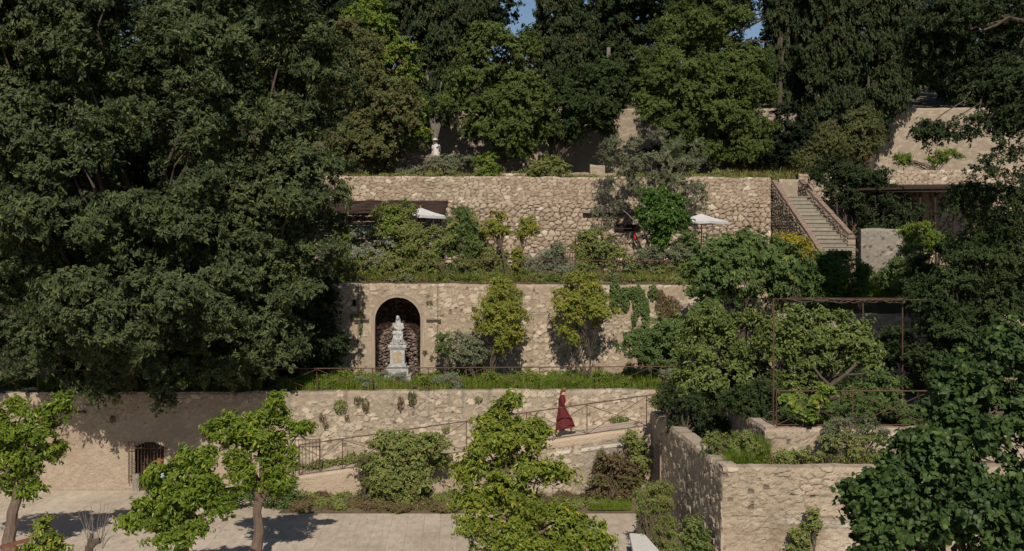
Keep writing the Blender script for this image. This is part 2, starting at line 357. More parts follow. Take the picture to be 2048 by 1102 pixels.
def blades_(name, label, pts, h, mat, seed, w=.02, lean=.35, kind='stuff', cat='grass', per=1, group=None, patch=.36):
    r = R(seed); X = np.array(pts, float); X = X[vnoise(X[:, 0]*.9+7, X[:, 1]*1.6, seed+20)*.7+.3*vnoise(X[:, 0]*4, X[:, 1]*4, seed) > patch]; n = len(X)
    H = h*(.45+.8*r.rand(n))*(.6+.8*vnoise(X[:, 0]*1.7, X[:, 1]*2.3, seed)); d = nrm(np.stack([r.randn(n), r.randn(n), np.zeros(n)], -1)); s = np.stack([-d[:, 1], d[:, 0], 0*H], -1)
    U = np.array([0, 0, 1.]); ln = lean*(.3+r.rand(n))[:, None]*H[:, None]; H = H[:, None]
    V = np.stack([X-s*w*.5, X+s*w*.5, X+s*w*.35+U*H*.55+d*ln*.35, X-s*w*.35+U*H*.55+d*ln*.35, X+U*H*(1-.25*lean)+d*ln], 1)
    b = np.arange(n)[:, None]*5; g = G(); v = np.clip(.5+.5*(vnoise(X[:, 0]*.8, X[:, 1]*2, seed+3)-.5)+r.randn(n)*.22, 0, .93); v = np.where(r.rand(n) < .06, 1, v)
    g.add(V.reshape(-1, 3), b+np.array([0, 1, 2, 3]), b+np.array([3, 2, 4]), a=np.repeat(v, 5))
    o = g.build(name, LM[mat]); tag(o, label, cat, group, kind); return o
def scatter(px0, px1, D0, D1, zf, n, seed):
    r = R(seed); D = D0+(D1-D0)*r.rand(n); px = px0+(px1-px0)*r.rand(n); x = PX(px, D)
    return np.stack([x, D, np.array([zf]*n) if np.isscalar(zf) else zf(x, D)], -1)
def cover(name, label, px0, px1, D0, D1, z, h, n, mat, seed, kind='stuff', cat='ground cover', L=.07, W=.04, shape='d', hvar=.7, cr=.16, cov=.8, **kw):
    """low leafy growth spread over a bed: many small mounds, one mass"""
    r = R(seed); D = D0+(D1-D0)*r.rand(n); x = PX(px0+(px1-px0)*r.rand(n), D); zz = z if np.isscalar(z) else z(x, D)
    hh = h*(1-hvar+hvar*2*vnoise(x*.9, D*1.5, seed)*r.rand(n)); lob = [((a, b, c+t*.4), (.15+.17*q, .15+.17*q, max(.05, t*.5))) for a, b, c, t, q in zip(x, D, zz+0*x, hh, r.rand(n))]
    g, *_ = crown(lob, seed, br=.14, cr=cr*.8, L=L, W=W, kb=.5, kc=.45, cov=cov*.8, lpt=9, shape=shape, **kw); STAT.append((g.n, name))
    o = g.build(name, LM[mat]); tag(o, label, cat, None, kind); return o

# ------------------------------------------------------------------ stone walls
def lerpc(a, b, t): return np.asarray(a)*(1-t[..., None])+np.asarray(b)*t[..., None]
def sty_dry(s, t, H, k):
    s2 = s+.14*(fbm(s*1.7, t*1.7, k)-.5)+.03*(vnoise(s*8, t*8, k)-.5); t2 = t+.14*(fbm(s*1.5+9, t*1.5, k)-.5)+.03*(vnoise(s*8+5, t*8, k)-.5)
    f1, f2, a, b = worley(s2, t2, .31, .21, k, .85)
    up = sstep(H-1.35, H-1.0, t+.15*fbm(s, t, k+3))
    g1, g2, a2, b2 = worley(s2, t2, .27, .165, k+40, .85)
    e = np.where(up > .5, g2-g1, f2-f1); ra = np.where(up > .5, a2, a); rb = np.where(up > .5, b2, b)
    j = sstep(.04, .16, e)
    n = fbm(s*6, t*6, k+8)
    st = lerpc((.375, .30, .23), (.53, .455, .365), ra**1.2); st = np.where((rb > .93)[..., None], np.array([.64, .57, .47]), st)
    st = st*(.82+.36*n)[..., None]
    jc = lerpc((.065, .045, .032), (.19, .145, .105), up)
    c = lerpc(jc, st, j)*1.0
    d = .042*sstep(0, .4, e)*(1-.55*up)+.016*(rb-.5)+.018*n
    return d, c
def sty_rubble(light=(.58, .51, .41), mort=(.35, .295, .23), stones=.5, seedcover=0, grey=.5):
    def f(s, t, H, k):
        s2 = s+.14*(fbm(s*1.3, t*1.3, k)-.5)+.05*(vnoise(s*6, t*6, k)-.5); t2 = t+.12*(fbm(s*1.1+9, t*1.1, k)-.5)+.04*(vnoise(s*7+5, t*7, k)-.5)
        f1, f2, a, b = worley(s2, t2, .29, .17, k, .85); g1, g2, a2, b2 = worley(s2+3, t2+1, .16, .105, k+31, .85)
        n = fbm(s*7, t*7, k+8); N = fbm(s*.5, t*.8, k+12, 3); patch = sstep(.36, .52, fbm(s*.55+4, t*.8, k+20, 3)+.25*(stones-.5))
        e = f2-f1; e2 = g2-g1
        big = (a < stones*.75)*np.where(hash01(np.floor(a*997), b*0, 3) < .25, 1, patch); sm = (a2 < stones*.9)*(1-big)*(.35+.65*patch)
        j = sstep(.08, .17, e)*big; j2 = sstep(.10, .2, e2)*sm
        mo = lerpc(np.array(mort)*.80, np.array(mort)*1.28, n)*(.88+.26*N)[..., None]
        c = mo*(1-.5*big*(1-sstep(.02, .14, e)))[..., None]*(1-.42*sm*(1-sstep(.02, .16, e2)))[..., None]
        s1 = lerpc(np.array(light)*.70, np.array(light)*1.18, b**1.1)*(.90+.2*n)[..., None]; ss = lerpc(np.array(light)*.62, np.array(light)*1.0, b2)*(.9+.2*n)[..., None]
        c = lerpc(c, ss, j2*.9); c = lerpc(c, s1, j); av = np.array(mort)*.72+np.array(light)*.34; c = c*.80+av*.20*(.85+.3*N)[..., None]
        pit = (hash01(np.floor(s*9), np.floor(t*9), k+77) > .975)*(1-j); c = c*(1-.5*pit)[..., None]
        top = sstep(.45, 0., H-t+.25*fbm(s*2, t*0, k+5)); runs = sstep(.55, .8, fbm(s*4, t*.35, k+6))*sstep(1.6, .1, H-t)
        stn = np.clip(grey*(top*sstep(.4, .6, fbm(s*.9, t, k+50))+runs*.8), 0, .75)
        c = lerpc(c, np.array([.19, .175, .15]), stn)
        d = .019*j+.011*j2+.05*(N-.5)+.03*n-.02*pit
        return d, c
    return f
def sty_fine(s, t, H, k):
    f1, f2, a, b = worley(s+.06*fbm(s*3, t*3, k), t, .26, .13, k, .85); n = fbm(s*6, t*6, k+8)
    j = sstep(.02, .2, f2-f1); c = lerpc((.19, .15, .115), (.46, .40, .32), a)*(.8+.4*n)[..., None]
    c = lerpc((.10, .08, .06), c, j); return .045*sstep(0, .4, f2-f1)+.02*(b-.5), c
def sty_upper(s, t, H, k):
    f1, f2, a, b = worley(s, t, .30, .16, k, .9); n = fbm(s*4, t*4, k+8); N = fbm(s*.4, t*.4, k+3)
    j = sstep(.02, .25, f2-f1)*np.clip((.55-a)*5, 0, 1); c = lerpc((.31, .26, .205), (.47, .41, .33), j*.5+.4*n)*(.85+.3*N)[..., None]
    return .012*j+.012*n, c
def sty_house(s, t, H, k):
    """rubble courses above, worn lime render below, a band of pale blocks between"""
    n = fbm(s*7, t*7, k+8); N = fbm(s*.6, t*.8, k+12, 3)
    du, cu = sty_rubble(light=(.50, .425, .335), mort=(.40, .335, .26), stones=.5, grey=.15)(s*.85, t*1.05, H*1.05, k+3)
    upm = sstep(H-1.35, H-1.05, t+.35*(fbm(s*.9, t*.5, k+2)-.5)+.045*s)
    band = sstep(.22, .13, np.abs(t-(H-1.42)+.045*(s-4)+.05*N))*sstep(1.2, 1.8, s)*sstep(.40, .5, fbm(s*.6+3, t*0, k+33)); h1, h2, c1, c2 = worley(s+.03*n, t*0+.5, .42, 1, k+60, .5)
    band = band*(hash01(np.floor(c1*99), c1*0, 5) > .35); blk = lerpc((.44, .40, .34), (.60, .56, .49), c1)*(.9+.2*n)[..., None]
    cl = lerpc((.37, .305, .235), (.55, .485, .395), sstep(.3, .7, .5*n+.5*N)); cl = cl*(.80+.4*fbm(s*1.8, t*1.8, k+90))[..., None]; crk = (np.abs(fbm(s*1.1, t*1.3, k+91)-.5) < .006)*1.; cl = cl*(1-.35*crk)[..., None]
    cl = lerpc(cl, cu, .35*sstep(.45, .6, fbm(s*.9, t*.9, k+95))); cl = lerpc(cl, blk, band*sstep(.03, .1, h2-h1)*.85)
    return du*(.5+.7*upm)+.025*upm+.02*band*sstep(.02, .1, h2-h1)+.03*(fbm(s*8, t*13, k+70)-.5), lerpc(cl, cu, upm)
def wallgeo(p0, p1, zb, zt0, zt1, style, res=.045, thick=.5, seed=1, hole=None, back=True, rough_top=.04, disp=1., topf=None):
    p0 = np.array(p0, float); p1 = np.array(p1, float); Lh = np.linalg.norm(p1-p0); u = (p1-p0)/Lh; nn = np.array([u[1], -u[0]])
    s = np.linspace(0, Lh, int(Lh/res)+2); H = max(zt0, zt1)-zb; nt_ = int(H/res)+2; tt = np.linspace(0, 1, nt_)
    S, T = np.meshgrid(s, tt); top = zt0+(zt1-zt0)*S/Lh
    if topf is not None: top = topf(S)
    top = top+rough_top*(fbm(S*1.5, S*0, seed+70, 4)-.5)*2
    Z = zb+(top-zb)*T; Tm = Z-zb
    d, c = style(S, Tm, H, seed) if hole is None or True else None
    d = d*disp
    rnd = sstep(.10, 0, top-Z)*.05
    off = d-rnd
    X = p0[0]+u[0]*S+nn[0]*off; Y = p0[1]+u[1]*S+nn[1]*off
    V = np.stack([X, Y, Z], -1)
    # cap rows going back over the top
    rows = [V]; cols = [c]
    for k, fr in enumerate((.12, .5, .88, 1.)):
        b = V[-1].copy(); b[:, :2] = (p0+u*s[:, None])-nn*thick*fr; b[:, 2] += .02*(fbm(s*4, s*0+k, seed+k)-.5)-(0.03 if fr == 1 else 0); rows.append(b[None]); cols.append(c[-1:]*1.05*(.85+.3*fbm(s*3, s*0+k, seed+k+9))[None, :, None])
    b = rows[-1].copy()
    if hole is not None: b[..., 2] = rows[-1][..., 2]-.3
    else: b[..., 2] = zb
    rows.append(b); cols.append(cols[-1])
    V = np.vstack(rows); c = np.vstack(cols)
    # ends
    e0 = V[:, :1].copy(); e0[:nt_, 0, :2] = p0-nn*thick; e1 = V[:, -1:].copy(); e1[:nt_, 0, :2] = p1-nn*thick
    V = np.hstack([e0, V, e1]); c = np.hstack([c[:, :1], c, c[:, -1:]])
    m, n = V.shape[:2]; i = np.arange(m-1)[:, None]*n; jj = np.arange(n-1)[None]
    Q = np.stack([i+jj, i+jj+1, i+n+jj+1, i+n+jj], -1)
    if hole is not None:
        cs = (s[:-1]+s[1:])/2; csx = np.concatenate([[-9], cs, [-9]]); zc = (V[:-1, 1:-1, 2]+V[1:, 1:-1, 2])/2; zc = np.hstack([zc[:, :1], (zc[:, :-1]+zc[:, 1:])/2, zc[:, -1:]])
        keep = np.ones((m-1, n-1), bool); SS = np.broadcast_to(csx, (m-1, n-1)); hm = hole(SS, zc); hm[nt_-1:] = False; keep &= ~hm
        Q = Q[keep]
    g = G(); g.add(V.reshape(-1, 3), Q.reshape(-1, 4), c=c.reshape(-1, 3)); return g
def wall(name, label, *a, cat='stone wall', parent=None, **k):
    o = wallgeo(*a, **k).build(name, M['stone'], parent, smooth=False)
    if parent is None: tag(o, label, cat)
    return o
def colbox(g, *a, col=(.4, .35, .3)):
    n0 = g.n; g.box(*a); g.c.append(np.tile(np.array(col), (8, 1))); return g
# ------------------------------------------------------------------ terrain
XR = 6.6
def gz(x, y):
    x = np.asarray(x, float); y = np.asarray(y, float)
    z = np.where(y < 40.6, -.03, 3.5)
    t2 = np.where(x < 10.3, 7.3, 6.0+np.clip((y-43.9)/3.6, 0, 1)*1.5)
    z = np.where(y > 44.95, t2+.05*(y-43.9), z)
    z = np.where(y > np.where(x > 13.2, 53.05, 51.35), 11.9+.085*(y-51.35), z)
    z = np.where(y > 62.3, 14.6+.25*(y-62.3), z)
    z = np.where(y > 90, 21.5+.18*(y-90), z); z = np.where(y > 250, 50.3+.02*(y-250), z)
    return z
ys = np.concatenate([[-400, -60, 0, 20, 30], np.arange(35, 39.85, .5), [40.59, 40.61], np.arange(41., 44.9, .4), [44.94, 44.96], np.arange(45.3, 51.3, .5), [51.34, 51.36], [52, 52.6, 53.04, 53.06], np.arange(53.7, 62, .7), [62.29, 62.31], np.arange(63, 90, 1.5), [100, 130, 180, 249, 300, 600, 1500]])
xs = np.concatenate([[-1500, -400, -120, -60], np.arange(-40, 45, .6), [60, 120, 400, 1500]])
XX, YY = np.meshgrid(xs, ys); ZZ = gz(XX, YY); ZZ = ZZ+np.where(YY > 40.7, .14*(fbm(XX*.9, YY*.9, 5)-.5), 0)
n_, m_ = XX.shape; i_ = np.arange(n_-1)[:, None]*m_; j_ = np.arange(m_-1)[None]
g = G(); g.add(np.stack([XX, YY, ZZ], -1).reshape(-1, 3), np.stack([i_+j_, i_+j_+1, i_+m_+j_+1, i_+m_+j_], -1).reshape(-1, 4))
g2 = G()
for (xa_, xb__, ya_, yb__, z_) in ((-24, 6.4, 39.75, 40.75, 3.51), (-24, 10.3, 43.75, 45.1, 7.33)):
    kx = np.linspace(xa_, xb__, 60); ky = np.linspace(ya_, yb__, 6); A_, B_ = np.meshgrid(kx, ky); i2 = np.arange(5)[:, None]*60; j2 = np.arange(59)[None]
    g2.add(np.stack([A_, B_, z_+.03*fbm(A_, B_, 2)-(0 if z_ < 5 else .085+.00517*A_)], -1).reshape(-1, 3), np.stack([i2+j2, i2+j2+1, i2+61+j2, i2+60+j2], -1).reshape(-1, 4))
m, n, b, o = newmat('terrace_earth')
a1 = noise(n, 1.4, 5); a2 = noise(n, 14, 5)
c = mix(n, ramp(n, a1, .4, .62), (.15, .115, .075), (.055, .075, .022)); c = mix(n, ramp(n, a2, .4, .7), c, (.07, .055, .032))
n.links.new(c, b.inputs['Base Color']); b.inputs['Roughness'].default_value = 1; bump(n, b, a2, .8, .06)
tag(g.build('ground', m, loc=(0, 0, 0)), kind='structure'); tag(g2.build('terrace_soil', m, loc=(0, 0, 0)), kind='structure')
# paving: long limestone slabs laid in staggered columns that run away from the camera
m, n, b, o = newmat('limestone_paving')
tc = n.nodes.new('ShaderNodeTexCoord'); mp = n.nodes.new('ShaderNodeMapping'); mp.inputs['Rotation'].default_value = (0, 0, math.radians(90)-.05); n.links.new(tc.outputs['Object'], mp.inputs[0])
bk = n.nodes.new('ShaderNodeTexBrick'); bk.inputs['Scale'].default_value = 1; bk.inputs['Brick Width'].default_value = 1.15; bk.inputs['Row Height'].default_value = .52
bk.inputs['Mortar Size'].default_value = .008; bk.inputs['Mortar Smooth'].default_value = .3; bk.offset = .37; bk.inputs['Bias'].default_value = 0
bk.inputs['Color1'].default_value = c4((.43, .37, .30)); bk.inputs['Color2'].default_value = c4((.49, .425, .345)); bk.inputs['Mortar'].default_value = c4((.31, .26, .205)); n.links.new(mp.outputs[0], bk.inputs[0])
z1 = noise(n, 2.2, 5, .65, stretch=(2.5, .8, 1)); z2 = noise(n, .35, 3)
x = n.nodes.new('ShaderNodeMix'); x.data_type = 'RGBA'; x.blend_type = 'MULTIPLY'; x.inputs[0].default_value = 1
n.links.new(bk.outputs[0], x.inputs[6]); n.links.new(mix(n, ramp(n, z1, .35, .65), (.80, .78, .76), (1.08, 1.07, 1.05)), x.inputs[7])
x2 = n.nodes.new('ShaderNodeMix'); x2.data_type = 'RGBA'; x2.blend_type = 'MULTIPLY'; x2.inputs[0].default_value = 1
n.links.new(x.outputs[2], x2.inputs[6]); n.links.new(mix(n, ramp(n, z2, .4, .62), (.88, .85, .82), (1.04, 1.03, 1.02)), x2.inputs[7])
n.links.new(x2.outputs[2], b.inputs['Base Color']); b.inputs['Roughness'].default_value = .7; bump(n, b, z1, .15, .01)
g = G()
for (x0, x1, y0, y1) in ((-40, PX(597, 38)-.3, 5, 39.55), (PX(597, 38)-.3, 4.75, 5, 36.12)):
    kx = np.linspace(x0, x1, 8); ky = np.linspace(y0, y1, 8); A_, B_ = np.meshgrid(kx, ky)
    i_ = np.arange(7)[:, None]*8; j_ = np.arange(7)[None]; g.add(np.stack([A_, B_, 0*A_], -1).reshape(-1, 3), np.stack([i_+j_, i_+j_+1, i_+9+j_, i_+8+j_], -1).reshape(-1, 4))
tag(g.build('pavement', m, loc=(0, 0, 0)), kind='structure')
r = R(44); k = 170; lx = -14+19*r.rand(k); ly = 27+11.5*r.rand(k)**.7; ok = (ly < 36) | (lx < -8); lx, ly = lx[ok], ly[ok]; k = len(lx); N_ = nrm(np.array([0, 0, 1.])+r.randn(k, 3)*.25); A_ = nrm(np.cross(N_, r.randn(k, 3)))
g = G(); leafgeo(g, np.stack([lx, ly, .012+.01*r.rand(k)], -1), N_, A_, .05+.04*r.rand(k), .025+.015*r.rand(k), r.rand(k), 'd'); tag(g.build('fallen_leaves', LM['brown']), 'dry leaves scattered over the pale paving', 'leaves', kind='stuff')
# planting bed against the ramp
g = G(); kx = np.linspace(PX(597, 38)-.3, 4.75, 90); ky = np.linspace(36.12, 37.75, 14); A_, B_ = np.meshgrid(kx, ky)
Zb = .01+(.16*fbm(A_*1.5, B_*2, 3)*sstep(36.1, 36.6, B_)+.10*(B_-36.12))*sstep(kx[0], kx[0]+.8, A_)
i_ = np.arange(13)[:, None]*90; j_ = np.arange(89)[None]; g.add(np.stack([A_, B_, Zb], -1).reshape(-1, 3), np.stack([i_+j_, i_+j_+1, i_+91+j_, i_+90+j_], -1).reshape(-1, 4))
tag(g.build('bed_soil', M['soil'], loc=(0, 0, 0)), kind='structure')
def bedz(x, y): return .08+.12*(y-36.12)

# ------------------------------------------------------------------ lower wall with barred doorway, ramp
W1Y = 39.6
def w1top(x): return 3.53+.006*x
D1 = [PX(271, W1Y), PX(327, W1Y), PZ(884, W1Y)]
x0w = -22.5
def hole1(s, z):
    x = s+x0w; return (x > D1[0]) & (x < D1[1]) & (z < D1[2]-.16*((x-(D1[0]+D1[1])/2)/.5)**2) & (z > .08)
def sty_w1(s, t, H, k):
    d, c = sty_rubble(stones=.62, grey=.8)(s, t, H, k); x = s-22.5; n = fbm(s*5, t*5, k+4); N = fbm(s*.6, t*.9, k+44)
    m = np.clip(sstep(-6.5, -9.5, x+3*(N-.5))*sstep(H-.2, H-1.1, t+1.2*(N-.5))+sstep(.75, .3, t+.5*N)*.4, 0, .80)
    pl = lerpc((.32, .255, .20), (.52, .45, .36), n*.45+N*.55); pl = lerpc(pl, (.30, .21, .16), sstep(.55, .75, fbm(s*.7, t*1.1, 61))*.5); return d*(1-.6*m)+.02*m*n, lerpc(c, pl, m)
e1 = empty('terrace_wall', (0, W1Y, 0), 'long pale rubble retaining wall behind the ramp, with a barred doorway low at its left', 'stone wall')
wallgeo((x0w, W1Y), (7.2, W1Y+.02), -.1, 3.48, 3.63, sty_w1, res=.045, thick=.45, seed=4, hole=hole1, rough_top=.05).build('wall', M['stone'], e1)
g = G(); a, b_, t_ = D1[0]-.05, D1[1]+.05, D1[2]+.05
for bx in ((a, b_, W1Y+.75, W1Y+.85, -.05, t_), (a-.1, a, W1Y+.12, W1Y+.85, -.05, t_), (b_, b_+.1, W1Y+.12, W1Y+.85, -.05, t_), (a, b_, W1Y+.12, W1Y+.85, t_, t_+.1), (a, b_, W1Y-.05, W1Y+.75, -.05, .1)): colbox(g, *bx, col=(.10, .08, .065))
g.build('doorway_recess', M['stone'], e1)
g = G(); g.box(D1[0]-.03, D1[0]+.2, W1Y-.22, W1Y-.04, 0, .62); g.build('door_stone', M['greywood'], e1)
gt = empty('iron_gate', (D1[0]-.1, W1Y-.15, 0), 'rusty barred iron gate standing open across the dark low doorway', 'gate')
g = G()
for x in np.linspace(D1[0]-.2, D1[0]+.95, 11): g.bar((x, W1Y-.16, .28), (x, W1Y-.16, D1[2]+(.06 if x < D1[0]+.1 else 0)), .014)
g.build('bars', M['iron'], gt)
for z in (.52, 1.55): G().bar((D1[0]-.2, W1Y-.18, z), (D1[0]+1.05 if z < 1 else D1[0]+1.3, W1Y-.18, z), .018).build('crossbar', M['iron'], gt)
g = G()
for z in np.arange(.7, 1.5, .16): g.bar((D1[0]-.2, W1Y-.18, z), (D1[0]+.02, W1Y-.2, z-.1), .009)
g.build('scrollwork', M['iron'], gt)

RY = 37.72
def rz(x): return 2.567+.142*(x-4.61)
g = G(); kx = np.linspace(-13, 6.2, 70); r_ = []
for y in (RY+.02, 38.2, 38.9, W1Y+.02): r_.append(np.stack([kx, 0*kx+y, np.maximum(-.02, rz(kx)-.02+.02*(fbm(kx*2, kx*0+y, 3)-.5))], -1))
V = np.stack(r_); i_ = np.arange(3)[:, None]*70; j_ = np.arange(69)[None]; g.add(V.reshape(-1, 3), np.stack([i_+j_, i_+j_+1, i_+71+j_, i_+70+j_], -1).reshape(-1, 4))
mr = simple('ramp_render', (.42, .35, .28), (.33, .27, .21), 3, .95, .3)
tag(g.build('ramp_path', mr, loc=(0, 0, 0)), kind='structure')
xr0 = PX(586, RY)
def sty_ramp(s, t, H, k):
    d, c = sty_rubble(light=(.55, .49, .40), mort=(.34, .28, .21), stones=.6, grey=.0)(s, t, H, k)
    rim = rz(s+xr0)-t; n = fbm(s*5, t*5, k+4); N = fbm(s*.7, t*1.5, 9)
    m = np.clip(sstep(.34, .22, rim+.1*N)+sstep(7.2, 5.2, s+2*N), 0, 1); pl = lerpc((.43, .35, .265), (.55, .465, .365), n*.5+N*.5)
    gy = sstep(9, 10.5, s)*sstep(.45, .7, N+.2*n)*.6; c = lerpc(c, (.27, .25, .225), gy)
    blk = sstep(.08, .04, np.abs(rim-.42))*sstep(8.6, 9, s)*(hash01(np.floor(s/.38), 0*s, 4) > .25); c = lerpc(c, (.68, .64, .57), blk*.8)
    return d*(1-.6*m)+.03*m+.03*blk, lerpc(c, pl, m)
wall('ramp_wall', 'low sloping pale wall carrying the ramp and its iron railing', (xr0, RY), (4.95, RY), -.05, 1, 2.62, sty_ramp, res=.045, thick=.35, seed=21, rough_top=.02, topf=lambda s: rz(s+xr0)+.03)

# ------------------------------------------------------------------ railings
def railing(name, label, pts, hgt, posts, group=None, r=.018, botz=.06, xb=True, top=True, skip=()):
    """pts: function x->(x,y,z) on the base line; posts: list of x"""
    e = empty(name, pts(posts[0]), label, 'railing', group)
    tp = [np.array(pts(x))+(0, 0, hgt) for x in posts]; bt = [np.array(pts(x))+(0, 0, botz) for x in posts]
    g = G(); g.tube(tp, .021, 6); g.build('top_rail', M['iron'], e)
    g = G(); g.tube(bt, .012, 5); g.build('bottom_rail', M['iron'], e)
    for k, x in enumerate(posts):
        p = np.array(pts(x)); G().bar(p-(0, 0, .05), p+(0, 0, hgt), r, 6).build('post', M['iron'], e)
        if xb and k < len(posts)-1 and k not in skip:
            g = G(); g.bar(bt[k], tp[k+1]-(0, 0, .03), .011); g.bar(tp[k]-(0, 0, .03), bt[k+1]+(0, .015, 0), .011); g.build('brace', M['iron'], e)
    return e
px_posts = [599, 685, 812, 933, 1053, 1174, 1293]
railing('ramp_railing', 'rusty iron railing with crossed braces climbing along the ramp', lambda x: (x, RY+.08, rz(x)), 1.08, [PX(p, RY+.08) for p in px_posts]+[PX(1345, RY+.4)])
t1p = np.arange(745-111.5*8, 1420, 111.5)
railing('terrace_railing', 'long brown iron railing with crossed braces on top of the pale lower wall', lambda x: (x, 39.85, w1top(x)-.02), .89, [PX(p, 39.85) for p in t1p])
railing('terrace_railing', 'thin brown iron railing half lost in shrubs above the arched niche', lambda x: (x, 44.0, 7.27-.005*x), .98, [PX(p, 44) for p in np.arange(550, 1420, 98.5)], r=.013)
gr = empty('railing_gate', (PX(586, 38.4), 38.4, .7), 'square topped iron gate of close upright bars at the foot of the ramp', 'gate')
xa, xb_ = PX(585, 38.2), PX(638, 37.9)
g = G()
for q in np.linspace(0, 1, 9): x = xa+(xb_-xa)*q; g.bar((x, 38.05, rz(x)-.05), (x, 38.05, PZ(880, 38.1)), .011)
g.build('bars', M['iron'], gr)
for z in (PZ(879, 38.1), PZ(893, 38.1)): G().bar((xa, 38.05, z), (xb_, 38.05, z), .016).build('crossbar', M['iron'], gr)
G().bar((xb_, 38.05, rz(xb_)-.05), (xb_, 38.05, PZ(877, 38.1)), .024).build('post', M['iron'], gr)
# second, upright-barred fence at far left of the terrace
fe = empty('bar_fence', (PX(0, 41.8), 41.8, 3.5), 'dark fence of close upright iron bars behind the terrace railing at far left', 'fence')
g = G()
for p in np.arange(-60, 60, 7.2): g.bar((PX(p, 41.8), 41.8, 3.5), (PX(p, 41.8), 41.8, PZ(734, 41.8)), .013)
g.build('bars', M['iron'], fe); G().bar((PX(-60, 41.8), 41.8, PZ(735, 41.8)), (PX(62, 41.8), 41.8, PZ(735, 41.8)), .018).build('top_rail', M['iron'], fe)
wall('stone_pier', 'sunlit pale stone pier peeping out under the dark tree at far left', (PX(62, 42.6), 42.6), (PX(125, 42.6), 42.6), 3.4, 6.0, 5.6, sty_rubble(stones=.3, grey=0), res=.06, thick=.5, seed=61)

# ------------------------------------------------------------------ middle wall with the arched niche
W2Y = 43.6; NX, NR = PX(796, W2Y), .93; NS = PZ(640, W2Y)
NZB = PZ(757, W2Y)
def hole2(s, z):
    x = s-24.5; return ((np.abs(x-NX) < NR+.02) & (z < NS) & (z > NZB-.3)) | ((np.hypot(x-NX, z-NS) < NR+.02) & (z >= NS))
e2 = empty('niche_wall', (0, W2Y, 3.4), 'weathered pale rubble wall with plaster patches around the arched statue niche', 'stone wall')
def sty_w2(s, t, H, k):
    d, c = sty_rubble(light=(.60, .53, .43), mort=(.36, .29, .215), stones=.55, grey=.45)(s, t, H, k)
    x = s-24.5; r = np.where(t+3.3 > NS, np.hypot(x-NX, t+3.3-NS), np.abs(x-NX))
    m = sstep(1.35, 1.2, r)*(r > .9); n = fbm(s*4, t*4, 3); c = lerpc(c, lerpc((.36, .30, .23), (.46, .40, .32), n), m*.5)
    m2 = sstep(.3, .5, s-(24.5+PX(875, W2Y)))*sstep(2.0, 1.5, s-(24.5+PX(875, W2Y)))*sstep(.3, .6, t)*sstep(3.3, 2.6, t+.6*fbm(s, t, 8)); c = lerpc(c, lerpc((.36, .30, .22), (.42, .36, .28), n), m2*.8)
    for px in (716, 876): c = lerpc(c, (.22, .18, .14), .7*sstep(.03, .01, np.abs(x-PX(px, W2Y)+.02*n)))
    return d*(1-.6*m)+.06*((x > PX(716, W2Y)) & (x < PX(876, W2Y))), c
wallgeo((-24.5, W2Y), (10.3, W2Y), 3.3, 7.42, 7.24, sty_w2, res=.045, thick=.45, seed=11, hole=hole2, rough_top=.04).build('wall', M['stone'], e2)
# arch moulding, imposts, capping course
g = G(); path = []
for z in np.linspace(NZB-.3, NS, 5)[:-1]: path.append((NX-NR, z))
for a in np.linspace(np.pi, 0, 25): path.append((NX+NR*math.cos(a), NS+NR*math.sin(a)))
for z in np.linspace(NS, NZB-.3, 5)[1:]: path.append((NX+NR, z))
cpt = np.array([(NX, min(z, NS)) if z > NS else (NX, z) for x, z in path]); path = np.array(path)
for w0, w1, pr in ((-.03, .035, .11), (.04, .085, .08), (.09, .125, .10)):
    dr = nrm(path-cpt); jt = .012*(fbm(path[:, :1]*5, path[:, 1:]*5, 4)-.5)*2; a0 = path+dr*(w0+jt); a1 = path+dr*(w1+jt)
    rings = [np.array([(p[0], W2Y+.2, p[1]), (p[0], W2Y-pr, p[1]), (q[0], W2Y-pr, q[1]), (q[0], W2Y+.2, q[1])]) for p, q in zip(a0, a1)]
    g.loft(rings, False)
g.c = [np.tile((.40, .34, .27), (g.n, 1))*(.8+.4*R(3).rand(g.n, 1))]; g.build('arch_moulding', M['stone'], e2)
for sx in (-1, 1):
    g = G(); xa = NX+sx*(NR+.2); xb_ = NX+sx*(NR+.78)
    for q, (z0, z1, pr) in enumerate(((NS+.02, NS+.07, .20), (NS-.035, NS+.02, .15), (NS-.09, NS-.035, .10))): colbox(g, min(xa, xb_), max(xa, xb_), W2Y-pr, W2Y+.1, z0, z1-.002, col=(.27, .235, .19))
    g.build('impost', M['stone'], e2)
# niche interior: half cylinder and half dome of dark shellwork
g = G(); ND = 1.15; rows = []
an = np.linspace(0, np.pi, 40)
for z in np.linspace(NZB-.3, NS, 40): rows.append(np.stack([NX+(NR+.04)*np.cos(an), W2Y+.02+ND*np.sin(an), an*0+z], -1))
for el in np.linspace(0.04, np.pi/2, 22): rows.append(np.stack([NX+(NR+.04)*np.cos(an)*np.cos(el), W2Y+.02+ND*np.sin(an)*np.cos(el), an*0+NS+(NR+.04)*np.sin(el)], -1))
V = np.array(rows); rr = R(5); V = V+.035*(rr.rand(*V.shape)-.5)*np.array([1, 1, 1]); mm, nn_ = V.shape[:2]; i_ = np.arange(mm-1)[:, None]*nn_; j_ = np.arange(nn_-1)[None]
cc = lerpc((.035, .022, .018), (.20, .15, .12), rr.rand(mm, nn_)**5); g.add(V.reshape(-1, 3), np.stack([i_+j_, i_+j_+1, i_+nn_+j_+1, i_+nn_+j_], -1).reshape(-1, 4), c=cc.reshape(-1, 3)); g.build('niche_lining', M['stone'], e2)
